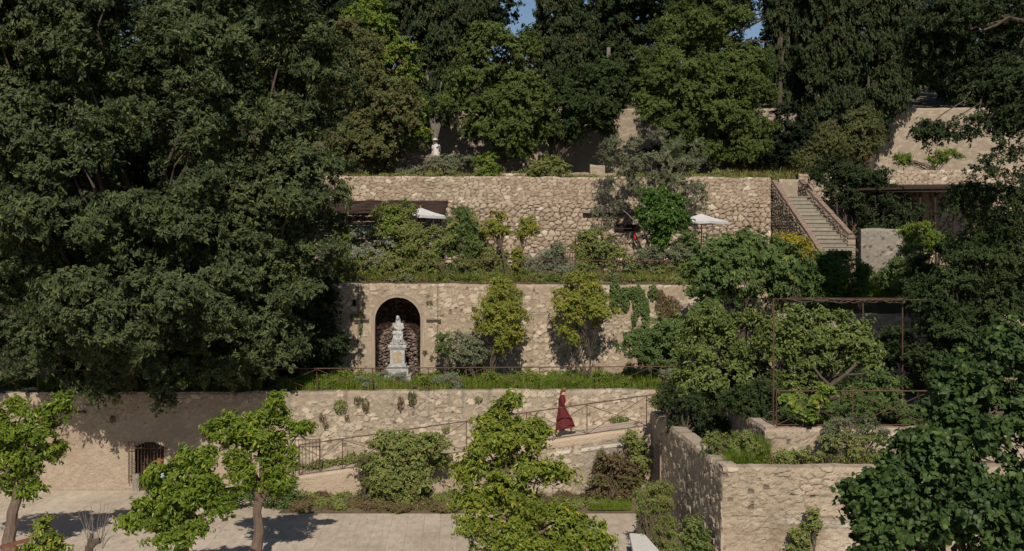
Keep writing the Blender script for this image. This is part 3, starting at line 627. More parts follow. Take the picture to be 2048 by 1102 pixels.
# putlog holes: near-black blocks, the shade inside each painted on
for k, (px, py) in enumerate(((709, 606), (668, 668), (1314, 595))):
    g = G(); x, y, z = P(px, py, W2Y-.05); g.box(x-.07, x+.07, y-.02, y+.1, z-.12, z+.12); g.build('putlog_hole', simple('hole_shade', (.008, .006, .005), bmp=0) if k == 0 else bpy.data.materials['hole_shade'], e2)
# grotto rockwork leaning in the niche
g = G(); na, nz = 70, 90
A_, T_ = np.meshgrid(np.linspace(.12, np.pi-.12, na), np.linspace(0, 1, nz)); hz = (1.42+.75*np.sin(A_)**.8)*(.97+.12*fbm(A_*4, A_*0, 2)); zz = NZB-.3+T_*(hz+.3)
f1, f2, a, b = worley(A_*1.1, zz, .17, .13, 33, .95, False); rad = (.90-.42*T_**2.2*np.sin(A_))*(1)-.16*sstep(0, .5, f2-f1)-.1*fbm(A_*9, zz*9, 4)+.05*b
V = np.stack([NX+NR*rad*np.cos(A_), W2Y+.05+ND*rad*np.sin(A_), zz], -1); V[-1, :, 1] = W2Y+ND*np.sin(A_[0])*.98
cc = lerpc((.13, .095, .09), (.42, .33, .28), a**1.5*.8+.3*fbm(A_*12, zz*12, 6)-.1); cc = lerpc(cc, (.05, .035, .03), 1-sstep(.0, .15, f2-f1))
i_ = np.arange(nz-1)[:, None]*na; j_ = np.arange(na-1)[None]; g.add(V.reshape(-1, 3), np.stack([i_+j_, i_+j_+1, i_+na+j_+1, i_+na+j_], -1).reshape(-1, 4), c=cc.reshape(-1, 3))
o = g.build('grotto_rockwork', M['stone'], None); tag(o, 'heap of porous mauve brown rockwork lining the lower half of the arched niche', 'rocks')

# ------------------------------------------------------------------ upper dry stone wall
W3Y = 51.0; XW3 = PX(1541, W3Y)
wall('dry_stone_wall', 'tall dry stone wall of large rounded tan stones behind the umbrellas', (-13, W3Y), (XW3, W3Y), 7.0, 12.08, 12.02, sty_dry, res=.048, thick=.5, seed=7, rough_top=.05)
# reed sun roof at its left
rf = empty('reed_canopy', (PX(780, 50), 50, 9.5), 'dark brown reed lean-to roof against the dry stone wall behind the first umbrella', 'canopy')
g = G(); za, zb_ = PZ(402, W3Y-.1), PZ(427, 49.5); xa, xb_ = PX(560, W3Y), PX(890, 50.3)
r = R(8)
for k in range(30):
    q = k/29; y = W3Y-.15-1.45*q; z = za+(zb_-za)*q
    g.tube([(xx, y+.012*r.randn(), z+.02*r.randn()) for xx in np.linspace(xa, xb_+.12*r.rand(), 14)], .022+.016*r.rand(), 5, wob=.5, seed=k)
g.build('roof', M['darkwood'], rf)
for k, px in enumerate((690, 770, 884)):
    x = PX(px, 49.5); G().tube([(x, 49.55, 7.3), (x, 49.55, zb_)], .045, 7).build('post', M['darkwood'], rf)
for k in range(5):
    x = xa+(xb_-xa)*(k+.5)/5; G().bar((x, W3Y-.1, za-.07), (x, 49.5, zb_-.07), .035).build('rafter', M['darkwood'], rf)
# lintel beams
b1 = empty('timber_beam', P(1225, 422, 50.85), 'grey timber beam set into the dry stone wall left of the ivy clad tree', 'beam')
g = G(); x0, _, z0 = P(1166, 426, 50.8); x1 = PX(1285, 50.8); g.box(x0, x1, 50.72, 50.98, z0, z0+.13); g.build('beam', M['greywood'], b1)
g = G(); x0, _, z0 = P(1229, 461, 50.8); x1 = PX(1282, 50.8); g.box(x0, x1, 50.86, 50.99, z0, z0+.28); o = g.build('slot_opening', bpy.data.materials['hole_shade']); tag(o, 'slot opening painted black for its inner shade, below the grey beam', 'opening')  # flat dark block stands for the shade inside the slot

# stair
st = empty('garden_stair', (PX(1620, 48), 48, 7.5), 'straight stone stair rising between two brick capped parapets', 'staircase')
TL, BL = np.array([PX(1546, 51), 51.2, PZ(362, 51.2)]), np.array([PX(1645, 45.8), 45.8, PZ(512, 45.8)])
TR, BR_ = np.array([PX(1600, 51), 51.2, PZ(360, 51.2)]), np.array([PX(1697, 47.2), 47.2, PZ(468, 47.2)])
def parapet(T_, B_, seed):
    g = wallgeo((T_[0], T_[1]), (B_[0], B_[1]), 7.0, T_[2]-.07, B_[2]-.07, sty_fine, res=.06, thick=.34, seed=seed, rough_top=.01); return g.build('parapet', M['stone'], st)
for k, (T_, B_) in enumerate(((TL, BL), (TR, BR_))):
    pr = parapet(T_, B_, 31+k); g = G(); L_ = np.linalg.norm(B_-T_); n = int(L_/.28); u = (B_-T_)/L_; hz = nrm(np.array([-u[1], u[0], 0.])); up = np.cross(u, hz); up = up if up[2] > 0 else -up
    sd = np.array([-u[1], u[0], 0]); sd = sd/np.linalg.norm(sd)  # towards +x
    if sd[0] < 0: sd = -sd
    r = R(k)
    for i in range(n):
        p = T_+u*L_*i/n; q = T_+u*L_*(i+.96)/n; j = r.randn()*.008
        V = np.array([c_+sd*s_+up*(h_+j) for h_ in (-.07, .03) for c_ in (p, q) for s_ in (.0, .23)]); g.add(V, [(0, 2, 3, 1), (4, 5, 7, 6), (0, 1, 5, 4), (2, 6, 7, 3), (0, 4, 6, 2), (1, 3, 7, 5)])
    cpg = g.build('coping', M['brick'], pr)
ns = 14
for i in range(ns):
    y = 50.7-.262*i; z = 11.12-.178*i; q = (51.2-y)/5.4; xl = TL[0]+(BL[0]-TL[0])*q+.2; q2 = (51.2-y)/4.0; xr = TR[0]+(BR_[0]-TR[0])*min(q2, 1)+.2
    g = G(); g.box(xl, xr, y-.28, y+.3, z-.19, z-.045); g.box(xl, xr, y-.31, y+.02, z-.042, z); g.build('step', M['paint_white'] if False else simple('step_stone_%d' % i, tuple(np.array((.26, .23, .18))*(.85+.3*R(i).rand())), None, 5, .9, .3), st)
wall('stair_head_wall', 'short pale wall with plants on top closing the head of the stair', (TL[0]+.35, 51.25), (TR[0]+.1, 51.25), 10.8, 11.95, 11.95, sty_upper, res=.06, thick=.3, seed=36)
wall('dry_stone_wall', 'sunlit dry stone wall above the dark timber lean-to at right', (TR[0]+.35, 52.6), (30, 52.6), 7.5, 12.3, 12.75, sty_dry, res=.06, thick=.5, seed=37, rough_top=.05)
wall('retaining_wall', 'short whitewashed wall, its colour lowered for dappled shade, right of the stair foot', (PX(1722, 47), 47.0), (PX(1850, 47), 46.9), 6.5, PZ(457, 47), PZ(459, 47), sty_rubble(light=(.40, .37, .33), mort=(.27, .25, .22), stones=.2, grey=.1), res=.06, thick=.4, seed=38)  # wall colours lowered to hold the dappled shade
wall('garden_wall', 'low stretch of pale wall glimpsed behind the wire pergola posts', (10.3, W2Y+.1), (30, W2Y+.1), 3.3, PZ(628, W2Y), PZ(629, W2Y), sty_rubble(stones=.6, grey=.2), res=.06, thick=.4, seed=39)
wall('boundary_wall', 'high pale boundary wall behind the cypresses with its face in sun at right', (-7, 62), (36, 62), 11.5, PZ(219, 62), PZ(214, 62), sty_upper, res=.085, thick=.5, seed=40, rough_top=.04)
wall('stone_planter', 'low rough stone wall beside the pale cypress trunk', (PX(772, 56), 56), (PX(889, 56), 56), 11.8, PZ(311, 56), PZ(310, 56), sty_fine, res=.06, thick=.4, seed=41, rough_top=.05)
wall('edging_wall', 'ankle high row of pale edging stones above the dry stone wall', (PX(990, 53), 53), (PX(1240, 53), 53), 11.7, PZ(346, 53), PZ(345, 53), sty_dry, res=.06, thick=.3, seed=42, rough_top=.08)
wall('stone_pier', 'stubby round topped stone pier just left of the olive tree', (PX(1180, 52.6), 52.6), (PX(1210, 52.6), 52.6), 11.7, PZ(330, 52.6), PZ(331, 52.6), sty_upper, res=.06, thick=.5, seed=43, rough_top=.06)
# lean-to
le = empty('timber_lean_to', (PX(1850, 51), 51, 9), 'dark timber lean-to with thin roof and posts under the right hand dry stone wall', 'lean-to')
g = G(); V = np.array([(PX(1690, 52.5), 52.45, 11.75), (PX(1985, 52.5), 52.45, 11.8), (PX(1985, 49.4), 49.4, PZ(371, 49.4)), (PX(1690, 49.4), 49.4, PZ(377, 49.4))]); g.add(np.vstack([V, V-(0, 0, .09)]), [(3, 2, 1, 0), (4, 5, 6, 7), (0, 1, 5, 4), (1, 2, 6, 5), (2, 3, 7, 6), (3, 0, 4, 7)]); g.build('roof', M['darkwood'], le)
G().box(PX(1690, 51), PX(1985, 51), 49.5, 49.62, PZ(383, 49.5)-.02, PZ(379, 49.5)).build('beam', M['darkwood'], le)
for px in (1842, 1872, 1908, 1928, 1956, 1972): G().tube([(PX(px, 49.8), 49.8, 7.5), (PX(px+R(px).randint(-3, 3), 49.8), 49.8, PZ(379, 49.8))], .05, 6).build('post', M['darkwood'], le)
g = G(); g.box(PX(1843, 51.9), PX(1856, 51.9), 51.8, 52.1, 8.3, PZ(381, 51.9)); o = g.build('stone_pillar', simple('ochre_render', (.42, .33, .24), (.34, .19, .10), 3, .9, .3)); tag(o, 'short plastered pillar stained ochre inside the dark lean-to', 'pillar')
g = G(); c0 = np.array(P(1918, 396, 50)); g.tube([c0+.24*np.array((math.cos(a), 0, math.sin(a))) for a in np.linspace(0, 2*np.pi, 17)], .035, 6); g.bar(c0-(.24, 0, 0), c0+(.24, 0, 0), .02); g.bar(c0-(0, 0, .24), c0+(0, 0, .5), .02)
o = g.build('hanging_hoop', M['darkwood']); tag(o, 'dark wooden wheel hanging from the beam of the lean-to', 'wheel')

# ------------------------------------------------------------------ front right building and raised planters
C0, C1 = (4.77, 38.0), (5.38, 28.1); HT = 3.09
hb = empty('stone_outbuilding', (5.38, 28.1, 0), 'low pale stone building with planted roof and one shaded side, front right', 'stone building')
DY0, DY1, DZ1 = 35.95, 36.95, 2.2
def hole3(s, z): y = 38-s; return (y > DY0) & (y < DY1) & (z < DZ1)
wallgeo(C0, C1, -.1, HT+.02, HT, sty_rubble(light=(.56, .49, .40), mort=(.46, .39, .31), stones=.45, grey=.3), res=.05, thick=.5, seed=51, hole=hole3, rough_top=.05, disp=1.6).build('side_wall', M['stone'], hb)
wallgeo(C1, (16, 28.1), -.1, HT, HT+.05, sty_house, res=.035, thick=.5, seed=52, rough_top=.045, disp=1.3).build('front_wall', M['stone'], hb)
dx = lambda y: 4.77+(38-y)*.0616
g = G(); 
for y0, y1, z0, z1 in ((DY0-.14, DY0+.02, 0, DZ1), (DY1-.02, DY1+.14, 0, DZ1), (DY0-.16, DY1+.16, DZ1, DZ1+.16)): g.box(dx(36.4)-.05, dx(36.4)+.2, y0, y1, z0, z1)
fr = g.build('door_frame', simple('pinkish_stone', (.30, .22, .17), None, 6, .9, .3), hb)
G().box(dx(36.4)+.12, dx(36.4)+.18, DY0, DY1, 0, DZ1).build('door', M['darkwood'], fr)
wall('planter_wall', 'upper raised planter wall with pale rubble face and shaded left flank', (6.84, 36.2), (7.16, 31.0), 2.4, 3.70, 3.63, sty_rubble(light=(.55, .48, .39), mort=(.40, .33, .26), stones=.55, grey=.1), res=.05, thick=.45, seed=53, rough_top=.05)
bpy.data.objects['planter_wall']['label'] = 'shaded flank of the upper raised planter running back from its corner'
wall('planter_wall', 'sunlit rubble front of the upper raised planter, under the low iron rail', (7.16, 31.0), (16, 31.0), 2.4, 3.63, 3.62, sty_rubble(light=(.55, .48, .39), mort=(.42, .345, .27), stones=.55, grey=.1), res=.05, thick=.45, seed=54, rough_top=.03)
g = G(); g.box(5.6, 16, 28.5, 31.1, 2.2, 2.72); g.box(5.25, 6.9, 31.1, 37.9, 2.2, 2.72); g.box(7.4, 16.2, 31.3, 43.5, 3.0, 3.5); tag(g.build('planter_soil', M['soil'], loc=(0, 0, 0)), kind='structure')
railing('planter_railing', 'low iron rail with a slanting brace on the front of the upper planter', lambda x: (x, 31.15, 3.64), 1.02, [PX(1553, 31.15), PX(1705, 31.15), PX(1858, 31.15)], r=.016)

# pergola
pg = empty('iron_pergola', (PX(1547, 31.4), 31.4, 3.5), 'tall rusty iron pergola frame with wires standing over the citrus trees', 'pergola')
for px, D, ztop, zb in ((1547, 31.4, PZ(598, 31.4), 3.5), (1726, 36, PZ(599, 36), 3.6), (1805, 36, PZ(600, 36), 3.6), (1447, 36, PZ(600, 36), 3.4), (1492, 36.2, PZ(600, 36.2), 3.4)):
    G().tube([(PX(px, D), D, zb), (PX(px, D), D, ztop)], .022 if px != 1547 else .027, 6).build('post', M['iron'], pg)
for a, b in (((1547, 31.4, 598), (1447, 36, 599)), ((1447, 36, 599.5), (1547, 36, 598)), ((1547, 31.4, 598), (1850, 31.6, 600)), ((1574, 36, 599), (1900, 36, 602)), ((1574, 36, 596), (1900, 36, 597))):
    pa, pb = np.array(P(a[0], a[2], a[1])), np.array(P(b[0], b[2], b[1])); t = np.linspace(0, 1, 9)[:, None]; X = pa+(pb-pa)*t; X[1:-1, 2] += R(a[0]).randn(7)*.006; G().tube(X, .012, 5).build('wire', M['iron'], pg)
g = G(); r = R(4)
for k in range(5):
    t = np.linspace(0, 1, 22); X = np.stack([PX(1574, 36)+t*5.0, 36+.1*np.sin(t*9+k), PZ(598, 36)-.05+.05*np.sin(t*25+k*2)+.03*r.randn(22)], -1); g.tube(X, .018*(1-.4*t), 5)
g.build('vine_stem', M['bark'], pg)

# hoops, wires, gate on the umbrella terrace
def hoop(label, px0, px1, pt, D, zb):
    x0, x1 = PX(px0, D), PX(px1, D); zt = PZ(pt, D); cx = (x0+x1)/2; rr_ = (x1-x0)/2
    pts = [(x0, D, zb), (x0, D, zt-rr_)]+[(cx-rr_*math.cos(a), D, zt-rr_+rr_*math.sin(a)) for a in np.linspace(.2, np.pi-.2, 11)]+[(x1, D, zt-rr_), (x1, D, zb)]
    o = G().tube(pts, .02, 6).build('iron_hoop', M['iron']); tag(o, label, 'plant hoop', 'iron hoops over the terrace path')
hoop('tall iron hoop standing just left of the ivy clad trunk', 1276, 1303, 459, 46.5, 7.4); hoop('tall iron hoop under the second white umbrella', 1413, 1446, 459, 46.5, 7.4)
tw = empty('training_wires', (PX(1100, 47), 47, 7.5), 'row of thin iron uprights and wires training the terrace shrubs', 'trellis')
for k, px in enumerate((770, 867, 1150, 1318, 1407)): G().bar((PX(px, 47), 47, 7.4), (PX(px, 47), 47, PZ(430 if px < 1000 else 470, 47)), .017).build('post', M['iron'], tw)
for py, a, b in ((457, 1180, 1540), (478, 1150, 1545), (457, 1010, 1150)): G().bar(P(a, py, 47), P(b, py, 47), .010).build('wire', M['iron'], tw)
ga = empty('garden_gate', (PX(1135, 48), 48, 7.4), 'small curved iron garden gate beside the orange trees on the umbrella terrace', 'gate')
g = G()
for k, px in enumerate(np.linspace(1121, 1150, 7)): g.bar((PX(px, 48), 48, 7.5), (PX(px, 48), 48, PZ(497-12*(k/6)**1.5, 48)), .014)
g.tube([(PX(px, 48), 48, PZ(497-12*(k/6)**1.5, 48)) for k, px in enumerate(np.linspace(1121, 1150, 7))], .016, 5); g.bar(P(1121, 520, 48), P(1150, 520, 48), .014); g.build('bars', M['iron'], ga)
G().bar((PX(1151, 48), 48, 7.4), (PX(1151, 48), 48, PZ(478, 48)), .035).build('post', M['iron'], ga)

def umbrella(label, px, py, D, rot, hd, drop, zb):
    x, y, z = P(px, py, D); e = empty('garden_umbrella', (x, y, zb), label, 'umbrella', 'white umbrellas on the terrace')
    cs = np.array([(x+hd*math.cos(rot+k*np.pi/2), y+hd*math.sin(rot+k*np.pi/2), z-drop) for k in range(4)]); g = G(); n = 8
    for k in range(4):
        a, b = cs[k], cs[(k+1) % 4]; V = []
        for i in range(n+1):
            f = i/n
            for j in range(n+1):
                h = j/n; p = np.array([x, y, z])*(1-f)+(a*(1-h)+b*h)*f; p[2] += -.015*math.sin(h*np.pi)*f*1.0-.025*math.sin(f*np.pi); V.append(p)
        Q = [(i*(n+1)+j, i*(n+1)+j+1, (i+1)*(n+1)+j+1, (i+1)*(n+1)+j) for i in range(n) for j in range(n)]; g.add(V, Q)
        ed = np.array(V[-(n+1):]); g.add(np.vstack([ed, ed-(0, 0, .11)]), [(j, j+1, n+2+j, n+1+j) for j in range(n)])
    g.build('canopy', M['umbrella'], e, smooth=True)
    G().tube([(x, y, zb), (x, y, z+.04)], .026, 8).build('pole', M['wood'], e); G().ball((x, y, z+.05), .04).build('finial', M['wood'], e)
    for k in range(4): G().bar((x, y, z-.12), cs[k]-(0, 0, .02), .014).build('rib', M['wood'], e)
umbrella('white umbrella over the shrubs in front of the reed canopy', 841, 415, 47.5, math.radians(8), 1.15, .36, 7.4)
umbrella('white umbrella half hidden by the grey olive, near the stair', 1403, 427, 47.5, math.radians(8), 1.22, .34, 7.4)
# white garden chairs seen through the fig
def chair(label, px, rot):
    x, y, z = PX(px, 47.6), 47.6, 8.05; e = empty('garden_chair', (x, y, z-.0), label, 'chair', 'white chairs under the umbrella'); c, s = math.cos(rot), math.sin(rot)
    def T(px_, py_, pz): return (x+px_*c-py_*s, y+px_*s+py_*c, z+pz)
    g = G(); g.add([T(*p) for p in ((-.23, -.22, .44), (.23, -.22, .44), (.23, .22, .42), (-.23, .22, .42), (-.23, -.22, .47), (.23, -.22, .47), (.23, .22, .45), (-.23, .22, .45))], [(3, 2, 1, 0), (4, 5, 6, 7), (0, 1, 5, 4), (1, 2, 6, 5), (2, 3, 7, 6), (3, 0, 4, 7)]); g.build('seat', M['paint_white'], e)
    g = G()
    for k in range(5): g.bar(T(-.2+.1*k, .22, .45), T(-.21+.105*k, .32, .88), .018)
    g.bar(T(-.22, .32, .88), T(.22, .32, .88), .022); g.build('backrest', M['paint_white'], e)
    for a in (-.21, .21):
        for b in (-.2, .2): G().bar(T(a, b, 0), T(a, b, .44), .018).build('leg', M['paint_white'], e)
        G().tube([T(a, -.2, .44), T(a*1.1, -.2, .66), T(a*1.1, .24, .66)], .018, 6).build('armrest', M['paint_white'], e)
chair('white garden chair glimpsed through the fig leaves, nearer the umbrella pole', 1431, .5); chair('white garden chair glimpsed through the fig leaves, nearer the stair', 1452, -.9)
g = G(); x, y, z = P(1270, 473, 50.5); g.loft([[(x+.1*math.cos(a)*k, y+.06*math.sin(a), z+dz) for a in np.linspace(0, 6.28, 9)[:-1]] for k, dz in ((.4, -.14), (.7, -.06), (.6, .06), (.3, .12))]); o = g.build('hanging_cloth', M['red_cloth']); tag(o, 'small bright red cloth hanging before the shaded dry stone wall', 'cloth')
g = G(); x = PX(1217, 66); g.tube([(x, 66, 15.4), (x, 66, PZ(95, 66))], .12, 8); e = empty('utility_pole', (x, 66, 15.4), 'weathered grey wooden pole rising between the cypress and the oaks', 'pole'); g.build('pole', M['greywood'], e)
g = G(); V0 = [P(1256, 1075, 31.5), P(1283, 1075, 31.5)]
bx = empty('stone_bench', (PX(1270, 30.6), 30.6, 0), 'plain white stone bench block at the bottom beside the shaded wall', 'bench')
rings = [[(3.42+.03*i0, 31.4, z), (3.30+.03*i0, 29.6, z), (3.95-.03*i0, 29.6, z), (3.80-.03*i0, 31.4, z)] for z, i0 in ((0, .5), (.44, .5))]; G().loft(rings).build('base', M['paint_white'], bx)
rings = [[(3.35+i0, 31.45, z), (3.25+i0, 29.5, z), (4.0-i0, 29.5, z), (3.78-i0, 31.45, z)] for z, i0 in ((.442, 0), (.53, 0), (.55, .015))]; G().loft(rings).build('seat', M['paint_white'], bx)
hr = empty('timber_handrail', (PX(20, 22), 22, 0), 'short rust brown timber rail on a post at the bottom left corner', 'handrail')
G().loft([[(x, y+a, z+b) for a, b in ((-.05, -.035), (.05, -.035), (.05, .035), (-.05, .035))] for x, y, z in (P(-30, 1103, 22), P(78, 1074, 22.3))]).build('rail', simple('rust_wood', (.17, .065, .035), (.10, .04, .025), 12, .7, .3), hr)
G().box(PX(27, 22.1), PX(35, 22.1), 22.05, 22.15, 0, PZ(1093, 22.1)).build('post', bpy.data.materials['rust_wood'], hr)
# ------------------------------------------------------------------ figures
def remeshed(g, name, mat, parent, voxel, smooth=3):
    o = g.build(name, mat, parent, smooth=True); m1 = o.modifiers.new('r', 'REMESH'); m1.mode = 'VOXEL'; m1.voxel_size = voxel; m1.use_smooth_shade = True
    m2 = o.modifiers.new('s', 'SMOOTH'); m2.iterations = smooth; m2.factor = .5
    bpy.context.view_layer.update(); dg = bpy.context.evaluated_depsgraph_get(); me = bpy.data.meshes.new_from_object(o.evaluated_get(dg)); o.modifiers.clear(); o.data = me; me.name = name
    me.materials.clear(); me.materials.append(mat); return o
def skinned(verts, edges, name, mat, parent, T, sub=2):
    me = bpy.data.meshes.new(name); pw = Vector(WL(parent)); me.from_pydata([Vector(T(v[:3]))-pw for v in verts], edges, [])
    o = bpy.data.objects.new(name, me); SC.collection.objects.link(o); o.parent = parent; o['_w'] = WL(parent)
    o.modifiers.new('skin', 'SKIN'); sv = me.skin_vertices[0].data
    for i, v in enumerate(verts): rr_ = v[3] if len(v) < 5 else None; sv[i].radius = (v[3], v[3]) if rr_ else (v[3], v[4]); sv[i].use_root = (i == 0)
    s = o.modifiers.new('sub', 'SUBSURF'); s.levels = sub; s.render_levels = sub
    bpy.context.view_layer.update(); dg = bpy.context.evaluated_depsgraph_get(); m2 = bpy.data.meshes.new_from_object(o.evaluated_get(dg)); o.modifiers.clear(); o.data = m2; m2.name = name
    m2.materials.clear(); m2.materials.append(mat)
    m2.polygons.foreach_set('use_smooth', np.ones(len(m2.polygons), bool)); return o
def person(label, pos, yaw, J, skin, hair, hairpts, dressf, group=None):
    e = empty('person', pos, label, 'person', group); c, s = math.cos(yaw), math.sin(yaw)
    def T(p): return (pos[0]+p[0]*c-p[1]*s, pos[1]+p[0]*s+p[1]*c, pos[2]+p[2])
    V = [(0, 0, .95, .11), (-.01, 0, 1.12, .095), (0, 0, 1.29, .115), (.03, 0, 1.425, .06), (.065, 0, 1.49, .05), (.095, 0, 1.55, .082), (.10, 0, 1.635, .078)]; E = [(0, 1), (1, 2), (2, 3), (3, 4), (4, 5), (5, 6)]
    def ch(a, pts):
        for p in pts: V.append(p); E.append((a, len(V)-1)); a = len(V)-1
        return a
    ch(5, [(.16, 0, 1.515, .035)]); ch(5, [(.185, 0, 1.568, .014)])
    for side in ('R', 'L'):
        sh, el, wr, hd = J['arm'+side]; a = ch(2, [sh+(.052,), el+(.036,), wr+(.024,)]); h = np.array(hd); wv = np.array(wr); d = nrm(h-wv); lat = nrm(np.cross(d, (0, 1., .2))); pm = wv+(h-wv)*.55
        a = ch(a, [tuple(pm)+(.026,)])
        for k, (o_, ln) in enumerate(((-.027, .065), (-.009, .078), (.009, .074), (.026, .058))):
            q = pm+d*.045+lat*o_; cur = np.array((-.3, .2*(-1 if side == 'L' else 1), .5)); ch(a, [tuple(q)+(.0095,), tuple(q+d*ln*.5)+(.0085,), tuple(q+d*ln*.75+cur*.02)+(.0075,)])
        q = pm+lat*-.04+np.array((0, (-.02 if side == 'L' else .02), .01)); ch(a, [tuple(q)+(.01,), tuple(q+d*.035)+(.0085,)])
        hp, kn, an, hl, to = J['leg'+side]; ch(0, [hp+(.085,), kn+(.055,), an+(.030,), hl+(.02,), to+(.018,)])
        # shoe
        g = G(); A, B = np.array(hl), np.array(to); n = 9; rings = []
        for i in range(n):
            t = i/(n-1); p = A+(B-A)*t; wd = .026+.036*math.sin(min(1, t*1.1+.12)*np.pi)**.6; hgt = .066-.03*t; 
            rings.append([T((p[0], p[1]+wd*math.cos(q), p[2]+max(-.01, hgt*math.sin(q)))) for q in np.linspace(0, 2*np.pi, 11)[:-1]])
        g.loft(rings); g.build('shoe', M['black'], e, smooth=True)
    skinned(V, E, 'body', skin, e, T)
    g = G()
    for p, r_ in hairpts: g.ball(T(p), r_, 12, 9, .05, 3)
    remeshed(g, 'hair', hair, e, .012, 2)
    for sy in (-.03, .03): 
        G().ball(T((.172, sy, 1.585)), .010, 8, 6).build('eye', M['black'], e)
    dressf(e, T); return e
def lofted(T, rows, n=44, fold=0, k=9, ph=0):
    R_ = []
    for (z, cx, cy, rx, ry, tl, f) in rows:
        a = np.arange(n)/n*2*np.pi; rr_ = 1+fold*f*(np.cos(a*k+ph+z*2)+.5*np.cos(a*(k*2+3)+1))
        R_.append([T((cx+rx*q*math.cos(b), cy+ry*q*math.sin(b), z+tl*math.cos(b))) for b, q in zip(a, rr_)])
    return R_
def dress1(e, T):
    rows = [(.27, .11, 0, .325, .235, .05, 1), (.30, .108, 0, .32, .232, .045, 1), (.45, .095, 0, .29, .215, .03, .9), (.62, .075, 0, .245, .195, .02, .75), (.80, .035, 0, .19, .175, .01, .5), (.95, .0, 0, .145, .165, 0, .25), (1.04, -.005, 0, .118, .145, 0, 0), (1.08, -.005, 0, .114, .138, 0, 0), (1.18, 0, 0, .128, .155, 0, 0), (1.28, .0, 0, .13, .175, 0, 0), (1.36, 0.005, 0, .10, .165, 0, 0), (1.41, .015, 0, .07, .115, 0, 0), (1.445, .03, 0, .058, .065, 0, 0)]
    G().loft(lofted(T, rows, fold=.085, k=7), False).build('dress', M['dress'], e, smooth=True)
    for s in (-1, 1):
        G().tube([T((.0, s*.13, 1.385)), T((.005, s*.175, 1.34)), T((.02, s*.195, 1.22)), T((.045, s*.2, 1.09)), T((.07, s*.19, 1.085))], [.05, .066, .06, .056, .054], 14).build('sleeve', M['dress'], e, smooth=True)
wx = PX(1124, 38.55); wp = (wx, 38.55, rz(wx)-.02)
J1 = {'armR': ((.0, -.16, 1.36), (.055, -.2, 1.08), (.235, -.09, 1.235), (.295, -.05, 1.30)), 'armL': ((.0, .16, 1.36), (.06, .2, 1.08), (.22, .10, 1.20), (.28, .05, 1.29)),
      'legR': ((0, -.085, .86), (-.02, -.085, .47), (-.17, -.085, .10), (-.215, -.085, .0), (-.03, -.085, .012)), 'legL': ((.02, .085, .86), (.24, .085, .52), (.335, .085, .16), (.285, .085, .075), (.49, .085, .11))}
hp = [((.085, 0, 1.61), (.098, .088, .10)), ((.03, 0, 1.60), (.06, .07, .08)), ((-.02, 0, 1.56), .035), ((-.04, 0, 1.52), (.035, .04, .07)), ((-.055, 0, 1.45), (.03, .035, .08)), ((-.06, 0, 1.38), (.02, .022, .05))]
person('woman in a long wine red dress walking up the ramp, head bent over her phone', wp, .0, J1, M['skin'], M['hair'], hp, dress1)
g = G(); c0 = np.array(wp)+(.315, -.0, 1.335); ax = nrm(np.array((.75, 0, .45))); up = nrm(np.array((-.45, 0, .75))); sd = np.array((0, 1., 0))
V = [c0+ax*a+sd*b+up*c_ for c_ in (-.005, .005) for b in (-.036, .036) for a in (-.075, .075)]; g.add(V, [(0, 2, 3, 1), (4, 5, 7, 6), (0, 1, 5, 4), (2, 6, 7, 3), (0, 4, 6, 2), (1, 3, 7, 5)]); o = g.build('phone', M['black']); tag(o, 'small dark phone in the hands of the woman in red', 'phone')
def dress2(e, T):
    rows = [(.55, .03, 0, .26, .22, 0, 1), (.8, .01, 0, .2, .2, 0, .6), (1.0, 0, 0, .13, .15, 0, .1), (1.15, 0, 0, .125, .15, 0, 0), (1.27, .0, 0, .125, .155, 0, 0), (1.33, 0, 0, .10, .13, 0, 0)]
    G().loft(lofted(T, rows, fold=.06, k=8), False).build('dress', M['blue_cloth'], e, smooth=True)
J2 = {'armR': ((.0, -.17, 1.36), (-.03, -.21, 1.09), (.08, -.2, .86), (.11, -.19, .78)), 'armL': ((.0, .17, 1.36), (-.03, .21, 1.09), (.08, .2, .86), (.11, .19, .78)),
      'legR': ((0, -.09, .86), (.01, -.09, .47), (-.02, -.09, .09), (-.07, -.09, .0), (.12, -.09, .012)), 'legL': ((.0, .09, .86), (.03, .09, .48), (.06, .09, .09), (.02, .09, .0), (.22, .09, .012))}
hp2 = [((.085, 0, 1.61), (.10, .09, .10)), ((.02, 0, 1.60), (.07, .08, .09)), ((-.04, 0, 1.63), (.055, .055, .05))]
person('auburn haired person in pale blue, mostly hidden behind an orange tree by the doorway', (PX(322, 36.7), 36.7, 0), 2.6, J2, M['skin_tan'], M['hair_red'], hp2, dress2)
def dress3(e, T):
    rows = [(.75, 0, 0, .17, .18, 0, .6), (.95, 0, 0, .15, .17, 0, .3), (1.15, 0, 0, .14, .165, 0, .1), (1.30, .0, 0, .13, .18, 0, 0), (1.39, 0, 0, .09, .14, 0, 0), (1.45, .03, 0, .06, .065, 0, 0)]
    G().loft(lofted(T, rows, fold=.05, k=8), False).build('shirt', M['white_cloth'], e, smooth=True)
    for s in (-1, 1): G().tube([T((0, s*.14, 1.38)), T((0, s*.19, 1.3)), T((-.02, s*.21, 1.12))], [.05, .062, .055], 10).build('sleeve', M['white_cloth'], e, smooth=True)
    g = G(); g.loft([[T((.095+q*math.cos(a)+.02, q*math.sin(a), z)) for a in np.linspace(0, 6.283, 15)[:-1]] for q, z in ((.17, 1.625), (.16, 1.645), (.10, 1.65), (.09, 1.73), (.03, 1.745))]); g.build('sun_hat', M['white_cloth'], e)
person('distant person in white with a white hat by the pale cypress trunk', (PX(872, 58), 58, 12.8), -1.9, J2, M['skin'], M['hair'], hp2, dress3)
